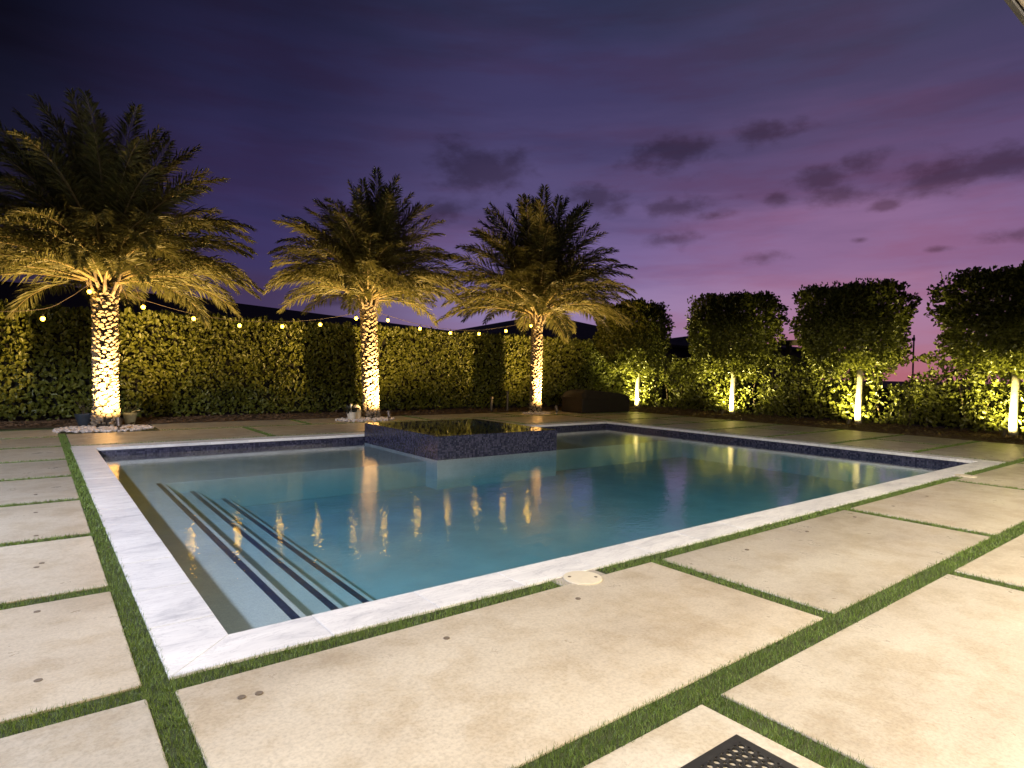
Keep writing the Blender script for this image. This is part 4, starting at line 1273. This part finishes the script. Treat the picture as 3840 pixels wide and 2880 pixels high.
hip_house('neighbour_house', 40, 52, 24, 40, 3.6, (44, 48), 4.7, 'low dark roof glimpsed between the first two square crowned trees')
t = empty('neighbour_pergola', (22.5, 11.4, 0)); tag(t, 'dark timber post and beam glimpsed between second and third trees', 'pergola')
bm = bmesh.new(); box(bm, -.08, .08, .46, .62, -.05, 2.62, .005); bm_obj('post', bm, M['oldwood'], t)
bm = bmesh.new(); box(bm, -.08, .08, -1.86, -1.70, -.05, 2.62, .005); bm_obj('post', bm, M['oldwood'], t)
bm = bmesh.new(); box(bm, -.09, .09, -2.1, .9, 2.60, 2.80, .006); bm_obj('beam', bm, M['oldwood'], t)
t = empty('utility_pole', (40, 13.8, 0)); tag(t, 'thin dark utility pole far off between the last two trees', 'pole')
bm = bmesh.new(); lathe(bm, [(.05, -.06), (.04, 3.95)], 10); bm_obj('pole', bm, M['oldwood'], t)
bm = bmesh.new(); box(bm, -.03, .03, -.06, .10, 3.62, 3.80); bm_obj('pole_box', bm, M['oldwood'], t)

# ================================================================== THE HOUSE BEHIND THE CAMERA
t = empty('patio_cover', (2, -1.6, 0)); tag(t, 'cream stucco patio roof edge in the top right corner', 'roof')
bm = bmesh.new(); box(bm, -6.0, 11.0, -2.6, 2.315, 2.90, 3.30, .012); bm_obj('soffit', bm, M['stucco'], t)
bm = bmesh.new(); box(bm, -6.03, 11.03, 2.3165, 2.335, 2.885, 3.32); bm_obj('drip_edge', bm, M['fascia'], t)
for xx in (-5.6, 10.6):
    bm = bmesh.new(); box(bm, xx - .2, xx + .2, 1.6, 2.0, -.02, 2.90, .02); bm_obj('column', bm, M['stucco'], t)
DOWN = [(2.0, -.25), (5.2, -.25), (8.4, -.25), (11.6, -.25)]
for (x, y) in DOWN:
    bm = bmesh.new(); lathe(bm, [(.05, -.004), (.085, -.010), (.09, -.002), (.09, .0)], 20, x - 2, y + 1.6, 2.90); bm_obj('downlight_trim', bm, M['lens'], t)
    lamp('downlight', 'SPOT', (x - 2, y + 1.6, 2.885), 1000, (1.0, 0.845, 0.63), t, .07, (x - 2, y + 1.6 + .55, 0), R(178), .12)
t = empty('house', (-8.0, 2, 0)); tag(t, 'house wing beside the paving left of the pool', 'house')
bm = bmesh.new(); box(bm, -2.5, 2.8, -9, 4.2, -.02, 5.2); bm_obj('wall', bm, M['stucco'], t)
bm = bmesh.new(); box(bm, -3.0, 3.4, -9.5, 4.8, 5.2, 5.5, .03); bm_obj('eave', bm, M['stucco'], t)
t = empty('flood_light', (-5.12, 5.6, 4.85)); tag(t, 'white flood light on the house wing wall left of the pool', 'flood light')
bm = bmesh.new(); box(bm, -.09, .0, -.06, .06, -.06, .06, .01); bm_obj('bracket', bm, M['lens'], t)
bm = bmesh.new(); lathe(bm, [(.04, -.10), (.07, -.08), (.10, .04), (.10, .05)], 18)
q = Vector((.75, .15, -.65)).to_track_quat('Z', 'Y').to_matrix().to_4x4()
bmesh.ops.transform(bm, matrix=Matrix.Translation((.12, 0, -.02)) @ q, verts=bm.verts); bm_obj('head', bm, M['lens'], t)
lamp('flood_lamp', 'SPOT', (.25, .02, -.12), 3900, (0.80, 0.83, 1.0), t, .26, (.26, .02, -5.0), R(158), .12)
